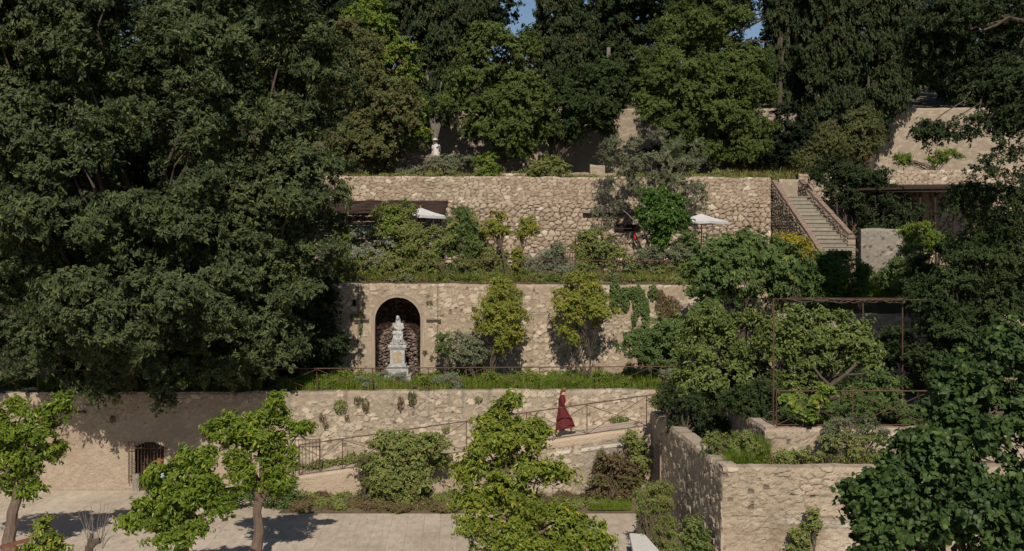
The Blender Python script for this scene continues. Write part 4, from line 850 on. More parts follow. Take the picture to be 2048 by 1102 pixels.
# bird on the ramp
bx_ = PX(1274, 38.3); bz = rz(bx_)-.01; be = empty('small_bird', (bx_, 38.3, bz), 'small brown bird standing on the upper end of the ramp', 'bird')
g = G(); g.loft([[(bx_+x, 38.3+r_*math.cos(a), bz+z+r_*math.sin(a)*1.1) for a in np.linspace(0, 6.283, 11)[:-1]] for x, z, r_ in ((-.14, .055, .006), (-.10, .07, .018), (-.06, .085, .034), (-.01, .105, .046), (.03, .13, .04), (.05, .155, .024), (.062, .175, .024), (.08, .18, .02), (.092, .178, .008), (.11, .172, .002))]); g.build('body', M['bird'], be, smooth=True)
for s in (-.018, .018): G().tube([(bx_+.0, 38.3+s, bz+.07), (bx_-.005, 38.3+s, bz+.01), (bx_+.03, 38.3+s, bz+.003)], .004, 5).build('leg', M['bird'], be)

# marble seated figure on its pedestal
SX, SY = PX(796, 43.35), 43.35; sz = lambda py: PZ(py, SY)
pe = empty('marble_pedestal', (SX, SY, sz(757)), 'white marble pedestal with a mottled front panel standing in the arched niche', 'pedestal')
def blk(w, d, z0, z1, name, mat='marble', y=0): 
    g = G(); b_ = .012; g.loft([[(SX+sx*(w-i), SY+y+sy*(d-i), z) for sx, sy in ((-1, -1), (1, -1), (1, 1), (-1, 1))] for z, i in ((z0, b_), (z0+b_, 0), (z1-b_, 0), (z1, b_))]); return g.build(name, M[mat], pe)
blk(.54, .46, sz(757)-.05, sz(748), 'step'); blk(.44, .38, sz(748), sz(733), 'plinth'); blk(.335, .30, sz(733), sz(727), 'plinth_moulding'); blk(.285, .26, sz(727), sz(698), 'die'); blk(.32, .29, sz(698), sz(694.5), 'cap_moulding'); blk(.365, .33, sz(694.5), sz(689), 'cap')
o = blk(.175, .008, sz(724), sz(703), 'front_panel', 'mottled', -.262)
se = empty('marble_statue', (SX, SY, sz(689)), 'white marble statue of a veiled seated woman holding a child on the pedestal', 'statue')
g = G(); z0 = sz(689); h = lambda t: z0+t*1.16
r = R(6); n = 26
rows = [(0, .27, .25, 0), (.10, .235, .24, -.02), (.22, .205, .24, -.05), (.34, .20, .25, -.07), (.44, .205, .24, -.06), (.50, .17, .17, 0), (.58, .135, .12, .03), (.66, .135, .11, .04), (.74, .125, .09, .04), (.80, .07, .07, .03)]
rings = []
for t, rx, ry, oy in rows:
    a = np.arange(48)/48*2*np.pi; f = 1+(.075 if t < .5 else .03)*np.cos(a*9+t*7)+(.05 if t < .5 else .02)*np.cos(a*14+t*3+1); rings.append(np.stack([SX+rx*f*np.cos(a), SY+oy+ry*f*np.sin(a), np.full(48, h(t))], -1))
g.loft(rings)
g.ball((SX-.015, SY-.02, h(.895)), (.058, .07, .085)); g.ball((SX-.012, SY+.02, h(.905)), (.078, .08, .10)); g.ball((SX, SY+.05, h(.81)), (.105, .07, .12))   # head, veil
g.ball((SX-.1, SY-.22, h(.40)), (.12, .13, .10)); g.ball((SX+.11, SY-.20, h(.38)), (.11, .13, .10))      # knees
g.tube([(SX-.16, SY+.02, h(.72)), (SX-.195, SY-.05, h(.58)), (SX-.1, SY-.19, h(.545)), (SX+.02, SY-.22, h(.56))], [.05, .05, .04, .027], 9); g.tube([(SX+.16, SY+.02, h(.72)), (SX+.20, SY-.04, h(.56)), (SX+.12, SY-.2, h(.50)), (SX-.02, SY-.22, h(.5))], [.05, .055, .042, .027], 9)
for k in range(5): g.ball((SX-.02+.02*k, SY-.235, h(.545)-.006*k), (.012, .022, .010), 8, 6)
g.tube([(SX-.13, SY-.2, h(.62)), (SX-.03, SY-.22, h(.55)), (SX+.10, SY-.21, h(.52))], [.05, .06, .05], 9); g.ball((SX-.15, SY-.21, h(.655)), .048)   # child
for k, (a, b) in enumerate(((-.2, .12), (-.1, -.02), (0, .1), (.09, -.05), (.17, .06), (-.15, -.12), (.2, .18))): g.tube([(SX+a, SY-.25, h(.40)), (SX+(a+b)/2, SY-.30, h(.2)), (SX+b, SY-.27, h(.03))], [.03, .034, .04], 7)
g.loft([[(SX+w_*math.cos(a)*1.0, SY+w_*.9*math.sin(a), z) for a in np.linspace(0, 6.283, 25)[:-1]] for w_, z in ((.335, z0), (.33, z0+.05), (.30, z0+.10))])
remeshed(g, 'figure', M['marble'], se, .012, 2)
# ------------------------------------------------------------------ trees and plants
HK = dict(br=.85, cr=.34, L=.17, W=.07, cov=1.0, kb=1.25, kc=.62, gap=.0, droop=.55, squash=.6, back=.6, inner=.3, up=.4, twig=110, void=.40)
tree('hackberry_tree', 'huge dark dense tree filling the left, its boughs hanging over the lower wall', 'tree', 37.5,
 [(120, 60, 210, 160), (40, 250, 160, 190), (250, 190, 190, 170, -.8), (150, 400, 190, 170, -.7), (340, 330, 130, 150), (300, 480, 150, 120, .2), (60, 520, 120, 140), (120, 640, 100, 100, .5), (215, 690, 95, 85, -.3), (190, 760, 55, 50, .2), (340, 720, 60, 80, -.2), (345, 785, 38, 32, -.4), (420, 560, 100, 90, .5), (-60, 600, 110, 90), (60, 690, 90, 60, .5), (280, 620, 110, 90, -1.6), (180, 560, 110, 90, -1.6), (340, 560, 90, 80, -1.5), (230, 740, 60, 50, -1.4), (230, 650, 100, 60, -2.6), (330, 600, 90, 60, -2.8), (130, 600, 90, 60, -2.4), (420, 640, 60, 40, -1.8)],
 (265, 3.8, 3.5), 'hack', 11, trunk_r=.34, nlimb=40, **HK)
tree('hackberry_tree', 'dark dense tree right of the huge one, its edge overlapping the dry stone wall', 'tree', 39.2,
 [(480, 60, 190, 130), (590, 190, 105, 140, .3), (470, 270, 130, 130), (600, 370, 105, 100, -.3), (500, 440, 120, 100), (630, 480, 62, 70), (560, 560, 85, 75), (490, 660, 95, 70, -.2), (450, 735, 45, 40, -.3), (550, 720, 38, 42, -.2), (620, 100, 60, 90, .6), (385, 640, 50, 60)],
 (545, 2.4, 3.5), 'hack2', 12, trunk_r=.26, nlimb=34, **HK)
tree('shade_tree', 'black green shrubby tree in deep shade at the left end of the niche wall', 'tree', 42.9, [(610, 610, 60, 70), (630, 690, 45, 60), (560, 660, 60, 90), (470, 620, 90, 110), (330, 600, 120, 120), (150, 620, 120, 110), (10, 620, 110, 80), (610, 740, 40, 30)], (560, .4, 3.5), 'deep', 13, trunk_r=.1, br=.7, cr=.35, L=.12, W=.055, kb=1.7, kc=.6, cov=1.1)
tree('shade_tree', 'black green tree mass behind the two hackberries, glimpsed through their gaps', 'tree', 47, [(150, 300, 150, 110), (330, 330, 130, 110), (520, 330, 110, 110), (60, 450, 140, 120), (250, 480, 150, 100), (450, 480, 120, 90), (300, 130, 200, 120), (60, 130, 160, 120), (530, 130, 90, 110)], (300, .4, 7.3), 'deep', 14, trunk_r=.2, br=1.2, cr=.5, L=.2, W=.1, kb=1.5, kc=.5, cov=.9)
# behind the umbrella wall, left to right
BK = dict(br=.75, cr=.32, kb=1.4, kc=.6, cov=.95, back=.5, gap=.0, inner=.35, void=.12)
tree('olive_brown_tree', 'shrubby olive brown tree with bare twigs low down, beside the dark left mass', 'tree', 55, [(755, 210, 75, 70), (720, 280, 50, 60), (800, 240, 55, 70), (760, 300, 70, 45), (700, 90, 50, 60, 1), (720, 160, 50, 60, .5)], (765, .5, 12), 'olivebrown', 21, trunk_r=.13, stems=4, L=.14, W=.06, twig=260, **BK)
tree('ash_tree', 'brighter green loose tree rising behind the olive brown one', 'tree', 59, [(775, 120, 60, 50), (810, 190, 45, 60), (830, 250, 30, 50), (740, 60, 60, 60), (790, 30, 60, 40, 2)], (800, .5, 12.5), 'bright', 22, trunk_r=.14, L=.16, W=.07, squash=.6, **BK)
CYP = dict(zs=1.55, L=.13, W=.07, axis_up=1.2, droop=.0, br=.42, cr=.25, kb=1.7, kc=.6, cov=.95, back=.5, inner=.4, void=.2)
tree('cypress_tree', 'broad dark cypress left of the round bright oak, pale trunk showing below', 'tree', 60, [(835, 50, 34, 110), (880, 70, 34, 120), (860, 170, 30, 90), (890, 190, 26, 80), (800, -10, 34, 70), (930, 10, 34, 90), (850, 230, 22, 50), (965, -10, 30, 60)], (856, -.5, 12.7), 'cyp', 23, trunk_r=.27, bark='bark_pale', fork=.25, **CYP)
tree('holm_oak', 'large round bright green oak in the middle of the back row', 'tree', 57, [(1000, 110, 80, 65), (960, 180, 75, 65), (1030, 190, 70, 70), (950, 245, 55, 45), (1020, 265, 70, 50), (1070, 235, 45, 60), (990, 70, 40, 30)], (1010, .6, 12.4), 'oak', 24, trunk_r=.2, L=.15, W=.07, squash=.6, nlimb=18, **BK)
tree('cypress_tree', 'tall columnar cypress against the blue gap of sky, just right of the round oak', 'tree', 63, [(1100, 40, 30, 150), (1130, 30, 34, 170), (1165, 50, 30, 150), (1150, 160, 32, 80), (1115, 170, 28, 70), (1130, -60, 36, 90)], (1140, .4, 14.8), 'cyp', 25, trunk_r=.25, **CYP)
tree('dark_oak', 'dark leafy tree with low boughs in front of the columnar cypress', 'tree', 58.5, [(1130, 200, 60, 50), (1190, 190, 60, 60), (1160, 250, 60, 40), (1220, 165, 35, 45), (1100, 270, 50, 40), (1210, 240, 35, 40)], (1130, .5, 12.5), 'oakdark', 26, trunk_r=.2, stems=2, L=.15, W=.07, **BK)
tree('holm_oak', 'dark tree top behind the wooden pole, reaching the top edge of the picture', 'tree', 68, [(1260, 20, 70, 80), (1300, 110, 60, 70), (1235, 130, 40, 60), (1340, 0, 70, 70), (1290, 190, 60, 50)], (1290, .5, 15.6), 'oakdark', 27, trunk_r=.25, L=.2, W=.1, **BK)
tree('evergreen_oak', 'biggest rounded evergreen oak right of the centre, grey green and dense', 'tree', 56.5, [(1420, 60, 100, 55), (1360, 130, 85, 75), (1470, 140, 85, 80), (1400, 220, 100, 75), (1500, 220, 58, 70), (1340, 230, 60, 60), (1430, 290, 80, 45), (1490, 290, 45, 45), (1300, 200, 30, 50)], (1430, .8, 12.3), 'oak', 28, trunk_r=.3, L=.13, W=.055, squash=.6, nlimb=24, **BK)
tree('cypress_tree', 'narrow dark cypress, directly right of the biggest oak', 'tree', 62.5, [(1560, 40, 26, 150), (1590, 60, 24, 140), (1575, 180, 24, 90), (1600, 220, 22, 70), (1540, -30, 26, 70)], (1552, -1, 13.2), 'cyp', 29, trunk_r=.14, fork=.9, bark='bark', **CYP)
tree('cypress_tree', 'massive dark cypress, middle one of the group at upper right', 'tree', 60.5, [(1625, 40, 30, 160), (1660, 30, 34, 170), (1695, 60, 28, 150), (1640, 180, 30, 110), (1680, 200, 30, 100), (1655, 270, 26, 50), (1655, -60, 50, 80)], (1650, .5, 13), 'cyp', 30, trunk_r=.3, **CYP)
tree('cypress_tree', 'dark cypress leaning over the sunlit boundary wall, rightmost of the group', 'tree', 60, [(1725, 60, 28, 150), (1760, 50, 32, 160), (1795, 80, 28, 130), (1740, 190, 28, 90), (1775, 200, 28, 80), (1735, 270, 22, 50), (1800, 205, 18, 40), (1830, 60, 30, 140)], (1730, .5, 13), 'cyp', 31, trunk_r=.28, **CYP)
tree('shade_tree', 'near black leaf mass added for the shade between the biggest oak and the cypresses', 'tree', 60.8, [(1560, 270, 60, 60), (1500, 290, 50, 45), (1610, 295, 50, 45), (1450, 310, 50, 30), (1680, 310, 50, 30), (1340, 300, 40, 30)], (1560, .3, 12.8), 'wood', 44, trunk_r=.15, br=.7, cr=.35, L=.16, W=.08, kb=1.5, kc=.5, cov=.95)  # added leaf mass stands for the tree-shaded boundary wall
tree('oak_tree', 'tree mass coloured near black for shade behind the biggest oak and the cypresses', 'tree', 69, [(1450, 0, 60, 70), (1560, 250, 60, 80), (1400, 30, 60, 70), (1600, 0, 60, 60), (1000, 250, 110, 60), (1210, 90, 40, 80), (950, 60, 60, 80), (1200, 260, 80, 50)], (1500, 1, 15.8), 'wood', 32, trunk_r=.3, L=.22, W=.11, **BK)  # crown colour holds the shade behind the front trees
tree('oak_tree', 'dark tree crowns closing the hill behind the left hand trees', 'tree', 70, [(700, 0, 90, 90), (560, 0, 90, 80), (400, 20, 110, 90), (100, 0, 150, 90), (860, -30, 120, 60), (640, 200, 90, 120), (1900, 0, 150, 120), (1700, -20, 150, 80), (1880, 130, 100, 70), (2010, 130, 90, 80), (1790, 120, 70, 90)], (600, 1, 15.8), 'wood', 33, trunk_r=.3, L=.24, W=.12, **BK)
tree('brown_mastic', 'low olive brown shrubby tree on two pale trunks above the stair', 'tree', 55, [(1690, 275, 60, 38), (1650, 300, 38, 32), (1720, 245, 35, 28), (1735, 290, 35, 35), (1615, 318, 30, 20)], (1700, .2, 12.2), 'olivebrown', 34, trunk_r=.07, stems=2, bark='bark', L=.11, W=.045, twig=60, spread=.8, **BK)
tree('hackberry_tree', 'dark overhanging branches coming in from the upper right corner', 'tree', 34, [(1980, 60, 130, 110), (1900, 90, 75, 90, .5), (2050, 180, 90, 90), (1950, 180, 60, 40), (2090, 20, 100, 120)], (2190, 1, 3), 'deep', 35, trunk_r=.14, nlimb=6, fork=1.1, **{**HK, 'L': .13, 'W': .05, 'twig': 160, 'cr': .3, 'br': .6})
tree('hackberry_tree', 'loose dark spray of hanging twigs against the sunlit boundary wall at right', 'tree', 33.5, [(1890, 265, 60, 16), (1950, 250, 60, 26), (2010, 280, 60, 45), (1985, 330, 45, 28), (2040, 350, 40, 30), (1850, 262, 18, 7)], (2200, 1.5, 3), 'deep', 36, trunk_r=.08, fork=1.3, nlimb=7, br=.35, cr=.26, L=.12, W=.045, kb=.9, kc=.30, cov=.5, gap=.18, twig=120, droop=.7)
tree('dark_bay', 'wide dark small leaved tree filling the right edge below the sunlit wall', 'tree', 36, [(1980, 430, 75, 60), (2020, 380, 60, 45), (1960, 520, 90, 70), (2030, 520, 70, 80), (1910, 600, 90, 60), (1990, 620, 90, 70), (1890, 690, 90, 60), (1830, 740, 70, 50), (1950, 700, 90, 60)], (1960, .8, 3.5), 'oakdark', 37, trunk_r=.22, nlimb=24, br=.65, cr=.3, L=.10, W=.05, kb=1.25, kc=.45, cov=.95, gap=.03)
tree('dark_bay', 'black bush added for tree shade under the dark timber lean-to, right of the stair', 'bush', 50.2, [(1730, 400, 60, 45), (1790, 420, 50, 40), (1680, 380, 50, 35), (1720, 345, 60, 30), (1660, 345, 40, 20), (1760, 455, 50, 20)], (1740, .3, 8), 'deep', 38, trunk_r=.1, stems=3, br=.5, cr=.32, L=.12, W=.055, kb=1.3, kc=.5, cov=.8, twig=60)  # added dark bush takes the place of the trees' shadow
sky_gaps = ((1052, 12), (632, 14), (1500, 14))
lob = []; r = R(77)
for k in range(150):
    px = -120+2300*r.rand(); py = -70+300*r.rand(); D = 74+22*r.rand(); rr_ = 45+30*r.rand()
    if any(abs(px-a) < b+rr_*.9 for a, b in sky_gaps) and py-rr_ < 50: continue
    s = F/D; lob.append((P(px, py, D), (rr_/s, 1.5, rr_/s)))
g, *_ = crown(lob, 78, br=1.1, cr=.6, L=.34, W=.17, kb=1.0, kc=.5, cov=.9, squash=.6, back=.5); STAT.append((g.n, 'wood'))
o = g.build('woodland', LM['wood']); tag(o, 'wood coloured dark for shade, closing the hillside behind the garden trees', 'woodland', kind='stuff')
# olive and ivy clad tree in front of the dry stone wall
tree('olive_tree', 'feathery grey green olive leaning across the dry stone wall', 'tree', 49, [(1250, 300, 50, 36), (1300, 330, 60, 36), (1370, 310, 45, 38), (1240, 350, 36, 30), (1330, 290, 40, 30), (1300, 375, 55, 24), (1230, 400, 26, 30), (1205, 440, 20, 26), (1385, 400, 30, 35), (1395, 440, 25, 22), (1345, 365, 40, 24)], (1325, .3, 7.4), 'olive', 41, trunk_r=.11, bark='bark_pale', nlimb=20, br=.36, cr=.24, L=.12, W=.03, kb=.9, kc=.26, cov=.6, gap=.1, twig=120, up=.3)
tree('ivy_clad_tree', 'vivid green ivy clad tree with a wedge shaped dark foot, before the olive', 'tree', 46.5, [(1310, 400, 34, 24), (1345, 415, 30, 24), (1320, 440, 44, 26), (1350, 445, 24, 20), (1318, 468, 22, 20), (1323, 486, 9, 14)], (1323, .1, 7.4), 'ivy', 42, trunk_r=.1, br=.34, cr=.2, L=.1, W=.06, kb=1.7, kc=.8, cov=1, fork=.7)
# shrubs on the umbrella terrace
SH = dict(br=.34, cr=.19, L=.085, W=.038, kb=1.3, kc=.5, cov=.85, lpt=10)
for nm, lab, bl, mt, sd, kw in (
 ('shrub', 'green shrub reaching above the first umbrella canopy at its left', [(770, 430, 28, 24), (810, 420, 20, 18), (790, 465, 42, 32), (830, 480, 24, 40), (800, 520, 40, 30)], 'shrub', 51, {}),
 ('silver_shrub', 'silvery twiggy shrub left of the first white umbrella', [(730, 475, 30, 26), (765, 480, 26, 28), (745, 510, 40, 22), (705, 500, 22, 22)], 'silver', 52, dict(gap=.1, twig=120)),
 ('shrub', 'leafy dark green shrub just right of the first white umbrella', [(915, 450, 28, 30), (935, 490, 30, 34), (900, 500, 26, 30), (925, 430, 16, 14), (950, 525, 30, 20)], 'fig', 53, {}),
 ('shrub', 'yellowish green rambler low beside the reed canopy at the left', [(700, 535, 30, 20), (735, 540, 30, 18), (690, 500, 18, 20)], 'shrub', 54, {}),
 ('shrub', 'greyish rosemary like bush below the two small orange trees', [(1105, 520, 24, 22), (1130, 535, 24, 16), (1060, 530, 18, 16)], 'silver', 55, dict(L=.08, W=.02)),
 ('shrub', 'pale green rambling shrub in front of the shaded stone wall', [(1175, 500, 22, 24), (1205, 510, 30, 26), (1240, 520, 26, 18), (1170, 530, 24, 16)], 'shrub', 56, dict(gap=.1)),
 ('shrub', 'thin olive coloured shrub below the ivy clad tree', [(1310, 510, 30, 16), (1345, 515, 26, 16), (1365, 500, 18, 20), (1290, 520, 18, 12)], 'olive', 57, dict(gap=.15, twig=60)),
 ('vine', 'bright yellow green vine on the thin railing near the ivy clad tree', [(1265, 545, 20, 10), (1255, 530, 8, 10), (1280, 552, 18, 8)], 'bright', 58, dict(cr=.14)),
 ('shrub', 'dusty green shrub between the umbrella pole and the leafy dark one', [(868, 520, 20, 24), (860, 545, 24, 12)], 'shrub', 59, {}),
 ('shrub', 'loose green bush under the orange trees on the umbrella terrace', [(985, 510, 24, 26), (1010, 535, 26, 16), (960, 535, 20, 14)], 'shrub', 60, {}),
 ('shrub', 'olive green shrub mass low in front of the reed canopy', [(760, 525, 50, 26), (820, 540, 44, 18), (700, 548, 30, 12), (720, 520, 26, 20)], 'shrub', 63, {}),
 ('shrub', 'wide light green shrub behind the railing at the left end of the umbrella terrace', [(700, 470, 18, 26), (715, 510, 36, 26), (690, 530, 24, 20), (750, 545, 34, 14)], 'bright', 48, dict(gap=.08)),
 ('shrub', 'light green shrub mass right of the umbrella pole', [(880, 480, 24, 34), (860, 500, 20, 28), (900, 530, 30, 22), (905, 455, 14, 20)], 'shrub', 49, dict(gap=.1, twig=60)),
 ('shrub', 'tall fresh green shrub between the silvery one and the umbrella pole', [(795, 430, 24, 24), (780, 460, 30, 30), (825, 500, 24, 34), (770, 500, 30, 26)], 'bright', 67, dict(gap=.1)),
 ('shrub', 'feathery light shrub before the dry stone wall left of the orange pair', [(950, 470, 16, 30), (940, 440, 14, 20), (965, 500, 18, 24), (930, 520, 20, 20)], 'shrub', 68, dict(gap=.15, twig=80)),
 ('shrub', 'pale feathery shrub rising before the shaded wall patch', [(1185, 480, 22, 26), (1215, 490, 18, 22), (1165, 500, 16, 18), (1200, 520, 24, 16)], 'shrub', 69, dict(gap=.2, twig=120)),
 ('shrub', 'loose green bush with long shoots beneath the second umbrella', [(1395, 500, 22, 22), (1375, 480, 14, 16), (1400, 530, 24, 18)], 'fig', 70, dict(gap=.1, twig=60)),
 ('shrub', 'grey green shrub between the small orange trees and the curved gate', [(1090, 545, 34, 14), (1120, 500, 16, 20), (1150, 545, 30, 12)], 'olive', 64, {}),
 ('shrub', 'loose shrub low on the terrace right of the yellow green vine', [(1345, 545, 34, 14), (1310, 545, 24, 12), (1375, 530, 22, 18)], 'shrub', 65, {}),
 ('shrub', 'low green shrub under the leafy dark green one', [(905, 548, 34, 12), (950, 548, 24, 12), (1000, 552, 24, 10)], 'fig', 66, {}),
 ):
    shrub(nm, lab, 'shrub', 45.8+.03*(sd % 7), bl, (bl[0][0], 0, 7.4), mt, sd, **{**SH, **kw})
tree('small_orange_tree', 'small gnarled orange tree with a leaning trunk, left one of the pair', 'tree', 45.4, [(985, 448, 24, 18), (1000, 432, 14, 12), (1005, 460, 18, 12), (975, 462, 12, 10)], (1018, 0, 7.4), 'yellowgreen', 61, group=None, trunk_r=.07, fork=.6, br=.25, cr=.16, L=.1, W=.045, kb=1.2, kc=.45, cov=.8, nlimb=12)
tree('small_orange_tree', 'small gnarled orange tree with an upright trunk, right one of the pair', 'tree', 45.4, [(1055, 445, 18, 12), (1062, 460, 18, 14), (1045, 470, 14, 10), (1035, 520, 8, 24)], (1030, .3, 7.4), 'yellowgreen', 62, trunk_r=.055, fork=.6, br=.25, cr=.16, L=.1, W=.045, kb=1.2, kc=.45, cov=.8, nlimb=12)
blades('terrace_grass', 'rough grass and weeds along the umbrella terrace edge', scatter(560, 1400, 44.05, 46.5, lambda x, y: gz(x, y), 12000, 5), .42, 'grass', 71, w=.02)
blades('terrace_grass', 'straw coloured grass mixed in along the umbrella terrace', scatter(560, 1400, 44.05, 47.5, lambda x, y: gz(x, y), 9000, 15), .5, 'drygrass', 171, w=.02)
cover('terrace_ground_cover', 'low mixed green growth behind the thin upper railing', 640, 1380, 44.1, 46.2, lambda x, y: gz(x, y)+0*x, .6, 120, 'shrub', 72, hvar=.9)
cover('terrace_ground_cover', 'grey green tufts scattered behind the thin upper railing', 640, 1380, 44.3, 47, lambda x, y: gz(x, y)+0*x, .7, 60, 'olive', 172, hvar=.9)
cover('terrace_ground_cover', 'fresh green tufts scattered behind the thin upper railing', 640, 1380, 44.1, 46.6, lambda x, y: gz(x, y)+0*x, .65, 70, 'bright', 173, hvar=.9)
# upper slope above the dry stone wall
shrub('shrub', 'rounded bright green bush at the rim of the dry stone wall, left one', 'shrub', 52.2, [(970, 335, 26, 20), (968, 318, 16, 14), (985, 345, 16, 10)], (970, .1, 11.9), 'bright', 73, **{**SH, 'L': .1, 'W': .05})
shrub('shrub', 'wider rounded green bush at the rim of the dry stone wall, right of centre', 'shrub', 52.4, [(1095, 330, 34, 18), (1075, 338, 20, 14), (1120, 338, 18, 14)], (1095, .1, 11.9), 'shrub', 74, **{**SH, 'L': .1, 'W': .05})
shrub('shrub', 'soft grey green bush between the stone planter and the bright bush', 'shrub', 53.5, [(890, 330, 40, 18), (925, 325, 22, 20), (830, 345, 40, 10)], (890, .1, 12), 'olive', 75, **SH)
blades('slope_grass', 'tall rough grass on the slope above the dry stone wall', scatter(690, 1640, 51.6, 56.5, lambda x, y: gz(x, y), 15000, 6), .3, 'drygrass', 76, w=.03)
blades('slope_weeds', 'yellow green weeds and ferns beside the stair head', scatter(1440, 1700, 51.7, 55, lambda x, y: gz(x, y), 2600, 7), .5, 'drygrass', 77, w=.035, lean=.6)
cover('slope_ground_cover', 'low bushy growth along the top of the dry stone wall', 690, 1560, 51.7, 55, lambda x, y: gz(x, y)+0*x, .4, 170, 'shrub', 78)
shrub('shrub', 'small bright shrub growing at the foot of the sunlit boundary wall', 'shrub', 57, [(1895, 315, 30, 14), (1870, 322, 18, 9), (1800, 322, 22, 12)], (1890, .1, 12.4), 'bright', 79, **{**SH, 'gap': .1})
# stair side and right middle ground
shrub('fig_tree', 'big leaved fig tree in front of the stair, tallest of the middle shrubs', 'tree', 40.5, [(1450, 510, 60, 36), (1510, 505, 55, 34), (1560, 530, 50, 40), (1420, 560, 50, 50), (1500, 570, 70, 50), (1580, 570, 50, 40), (1410, 620, 40, 40), (1500, 480, 22, 18)], (1480, .6, 3.6), 'fig', 81, stems=4, trunk_r=.045, nlimb=8, br=.5, cr=.28, L=.19, W=.16, shape='f', kb=1.4, kc=.55, cov=.85, lpt=6, spread=.4)
shrub('yellow_shrub', 'yellow leaved shrub at the foot of the stair parapet', 'shrub', 43.2, [(1590, 490, 32, 22), (1565, 478, 18, 12), (1610, 505, 18, 14)], (1590, .2, 6.2), 'yellow', 82, **{**SH, 'gap': .1})
shrub('laurel_bush', 'dense bright green bush directly below the stair', 'shrub', 43.8, [(1640, 550, 40, 40), (1690, 545, 50, 36), (1720, 570, 25, 24), (1670, 520, 30, 20), (1650, 590, 60, 18)], (1670, .2, 6.1), 'ivy', 83, **{**SH, 'br': .45, 'kb': 1.5})
shrub('citrus_bush', 'light green bush with yellow tips before the whitewashed wall', 'shrub', 44.6, [(1850, 470, 40, 24), (1880, 490, 32, 26), (1830, 500, 26, 20)], (1850, .2, 6.2), 'bright', 84, **SH)
shrub('laurel_bush', 'rounded darker green bush right below the whitewashed wall', 'shrub', 43.4, [(1815, 540, 52, 36), (1790, 560, 34, 30), (1840, 570, 34, 28), (1820, 510, 30, 18)], (1815, .2, 6.1), 'fig', 85, **{**SH, 'br': .45})
blades('bank_grass', 'grass and ferns on the bank above the garden wall behind the pergola', scatter(1640, 1900, 43.8, 46.5, lambda x, y: gz(x, y), 9000, 8), .7, 'grass', 86, w=.03)
shrub('fig_tree', 'blue green young fig in front of the niche wall at its right end', 'tree', 41.3, [(1310, 670, 50, 24), (1350, 690, 40, 28), (1280, 695, 34, 24), (1320, 715, 60, 20), (1380, 660, 30, 20)], (1325, .4, 3.55), 'fig', 87, trunk_r=.05, stems=4, br=.4, cr=.26, L=.19, W=.14, shape='f', kb=1.4, kc=.55, cov=.85, lpt=6)
CT = dict(br=.45, cr=.25, L=.12, W=.055, kb=1.4, kc=.55, cov=.85, lpt=9, shape='b', droop=.3)
tree('citrus_tree', 'broad citrus tree left of the tall pergola post', 'tree', 35.5, [(1440, 700, 55, 50), (1480, 760, 60, 50), (1410, 770, 50, 45), (1500, 680, 45, 50), (1450, 640, 50, 30), (1390, 810, 40, 30)], (1455, .5, 3.5), 'citrus', 88, trunk_r=.12, nlimb=18, stems=2, **CT)
tree('citrus_tree', 'broad citrus tree with a crooked bare bough, right of the tall pergola post', 'tree', 34.5, [(1590, 670, 55, 50), (1640, 660, 45, 36), (1570, 730, 50, 50), (1700, 690, 45, 34), (1620, 720, 40, 34), (1720, 720, 34, 24), (1600, 790, 50, 24)], (1640, .5, 3.5), 'citrus', 89, trunk_r=.12, nlimb=16, **CT)
g = G(); L_ = [P(1640, 850, 33.2), P(1652, 800, 33), P(1660, 772, 33), P(1690, 750, 32.9), P(1712, 728, 33)]; g.tube(L_, [.10, .09, .08, .06, .05], 8, wob=.2)
g.tube([L_[2], P(1640, 752, 33), P(1628, 735, 33.2)], [.06, .04, .03], 7); g.tube([L_[1], P(1690, 785, 32.8), P(1725, 775, 32.7), P(1740, 752, 32.8)], [.06, .045, .03, .015], 7); g.tube([L_[3], P(1725, 748, 32.6), P(1735, 742, 32.6)], [.04, .03, .02], 7)
o = g.build('crooked_bough', M['bark'], bpy.data.objects['citrus_tree.001'])
tree('myrtle_bush', 'dark brownish green bush spilling over the back of the planter wall', 'shrub', 34.8, [(1375, 810, 34, 40), (1410, 845, 40, 28), (1345, 800, 22, 30), (1440, 860, 30, 20), (1370, 850, 24, 18)], (1390, .3, 2.7), 'deep', 90, trunk_r=.05, stems=4, br=.35, cr=.22, L=.08, W=.035, kb=1.4, kc=.55, cov=.8)
shrub('myrtle_bush', 'dry tipped olive brown shrub beside the upper end of the ramp railing', 'shrub', 36.5, [(1345, 785, 28, 24), (1320, 800, 18, 18), (1365, 770, 24, 20)], (1345, .2, 2.9), 'olivebrown', 91, **SH)
PL = dict(br=.26, cr=.16, L=.07, W=.02, kb=1.1, kc=.42, cov=.6)
shrub('rosemary_bush', 'feathery green rosemary like bush in the angle of the front planter', 'shrub', 30, [(1450, 895, 36, 22), (1490, 895, 34, 28), (1420, 880, 26, 14), (1510, 915, 26, 16)], (1460, .2, 2.7), 'shrub', 92, **{**PL, 'axis_up': .8})
shrub('myrtle_bush', 'green leafy shrub at the right of the front planter', 'shrub', 29.4, [(1640, 905, 34, 24), (1680, 895, 36, 28), (1730, 900, 44, 30), (1590, 915, 30, 14), (1560, 918, 26, 12)], (1660, .2, 2.7), 'shrub', 93, **{**PL, 'W': .035})
shrub('sage_bush', 'greyish shrub leaning against the upper planter front', 'shrub', 30.2, [(1700, 860, 34, 24), (1670, 870, 26, 20), (1740, 870, 30, 24)], (1700, .2, 2.7), 'olive', 94, **PL)
shrub('grape_vine', 'yellow green vine shoots winding on the low planter rail', 'vine', 31.0, [(1580, 800, 14, 12), (1600, 815, 16, 12), (1640, 800, 10, 8), (1655, 785, 8, 6), (1620, 830, 12, 8)], (1600, .2, 3.6), 'bright', 95, **{**PL, 'L': .13, 'W': .11, 'kb': .8, 'shape': 'h'})
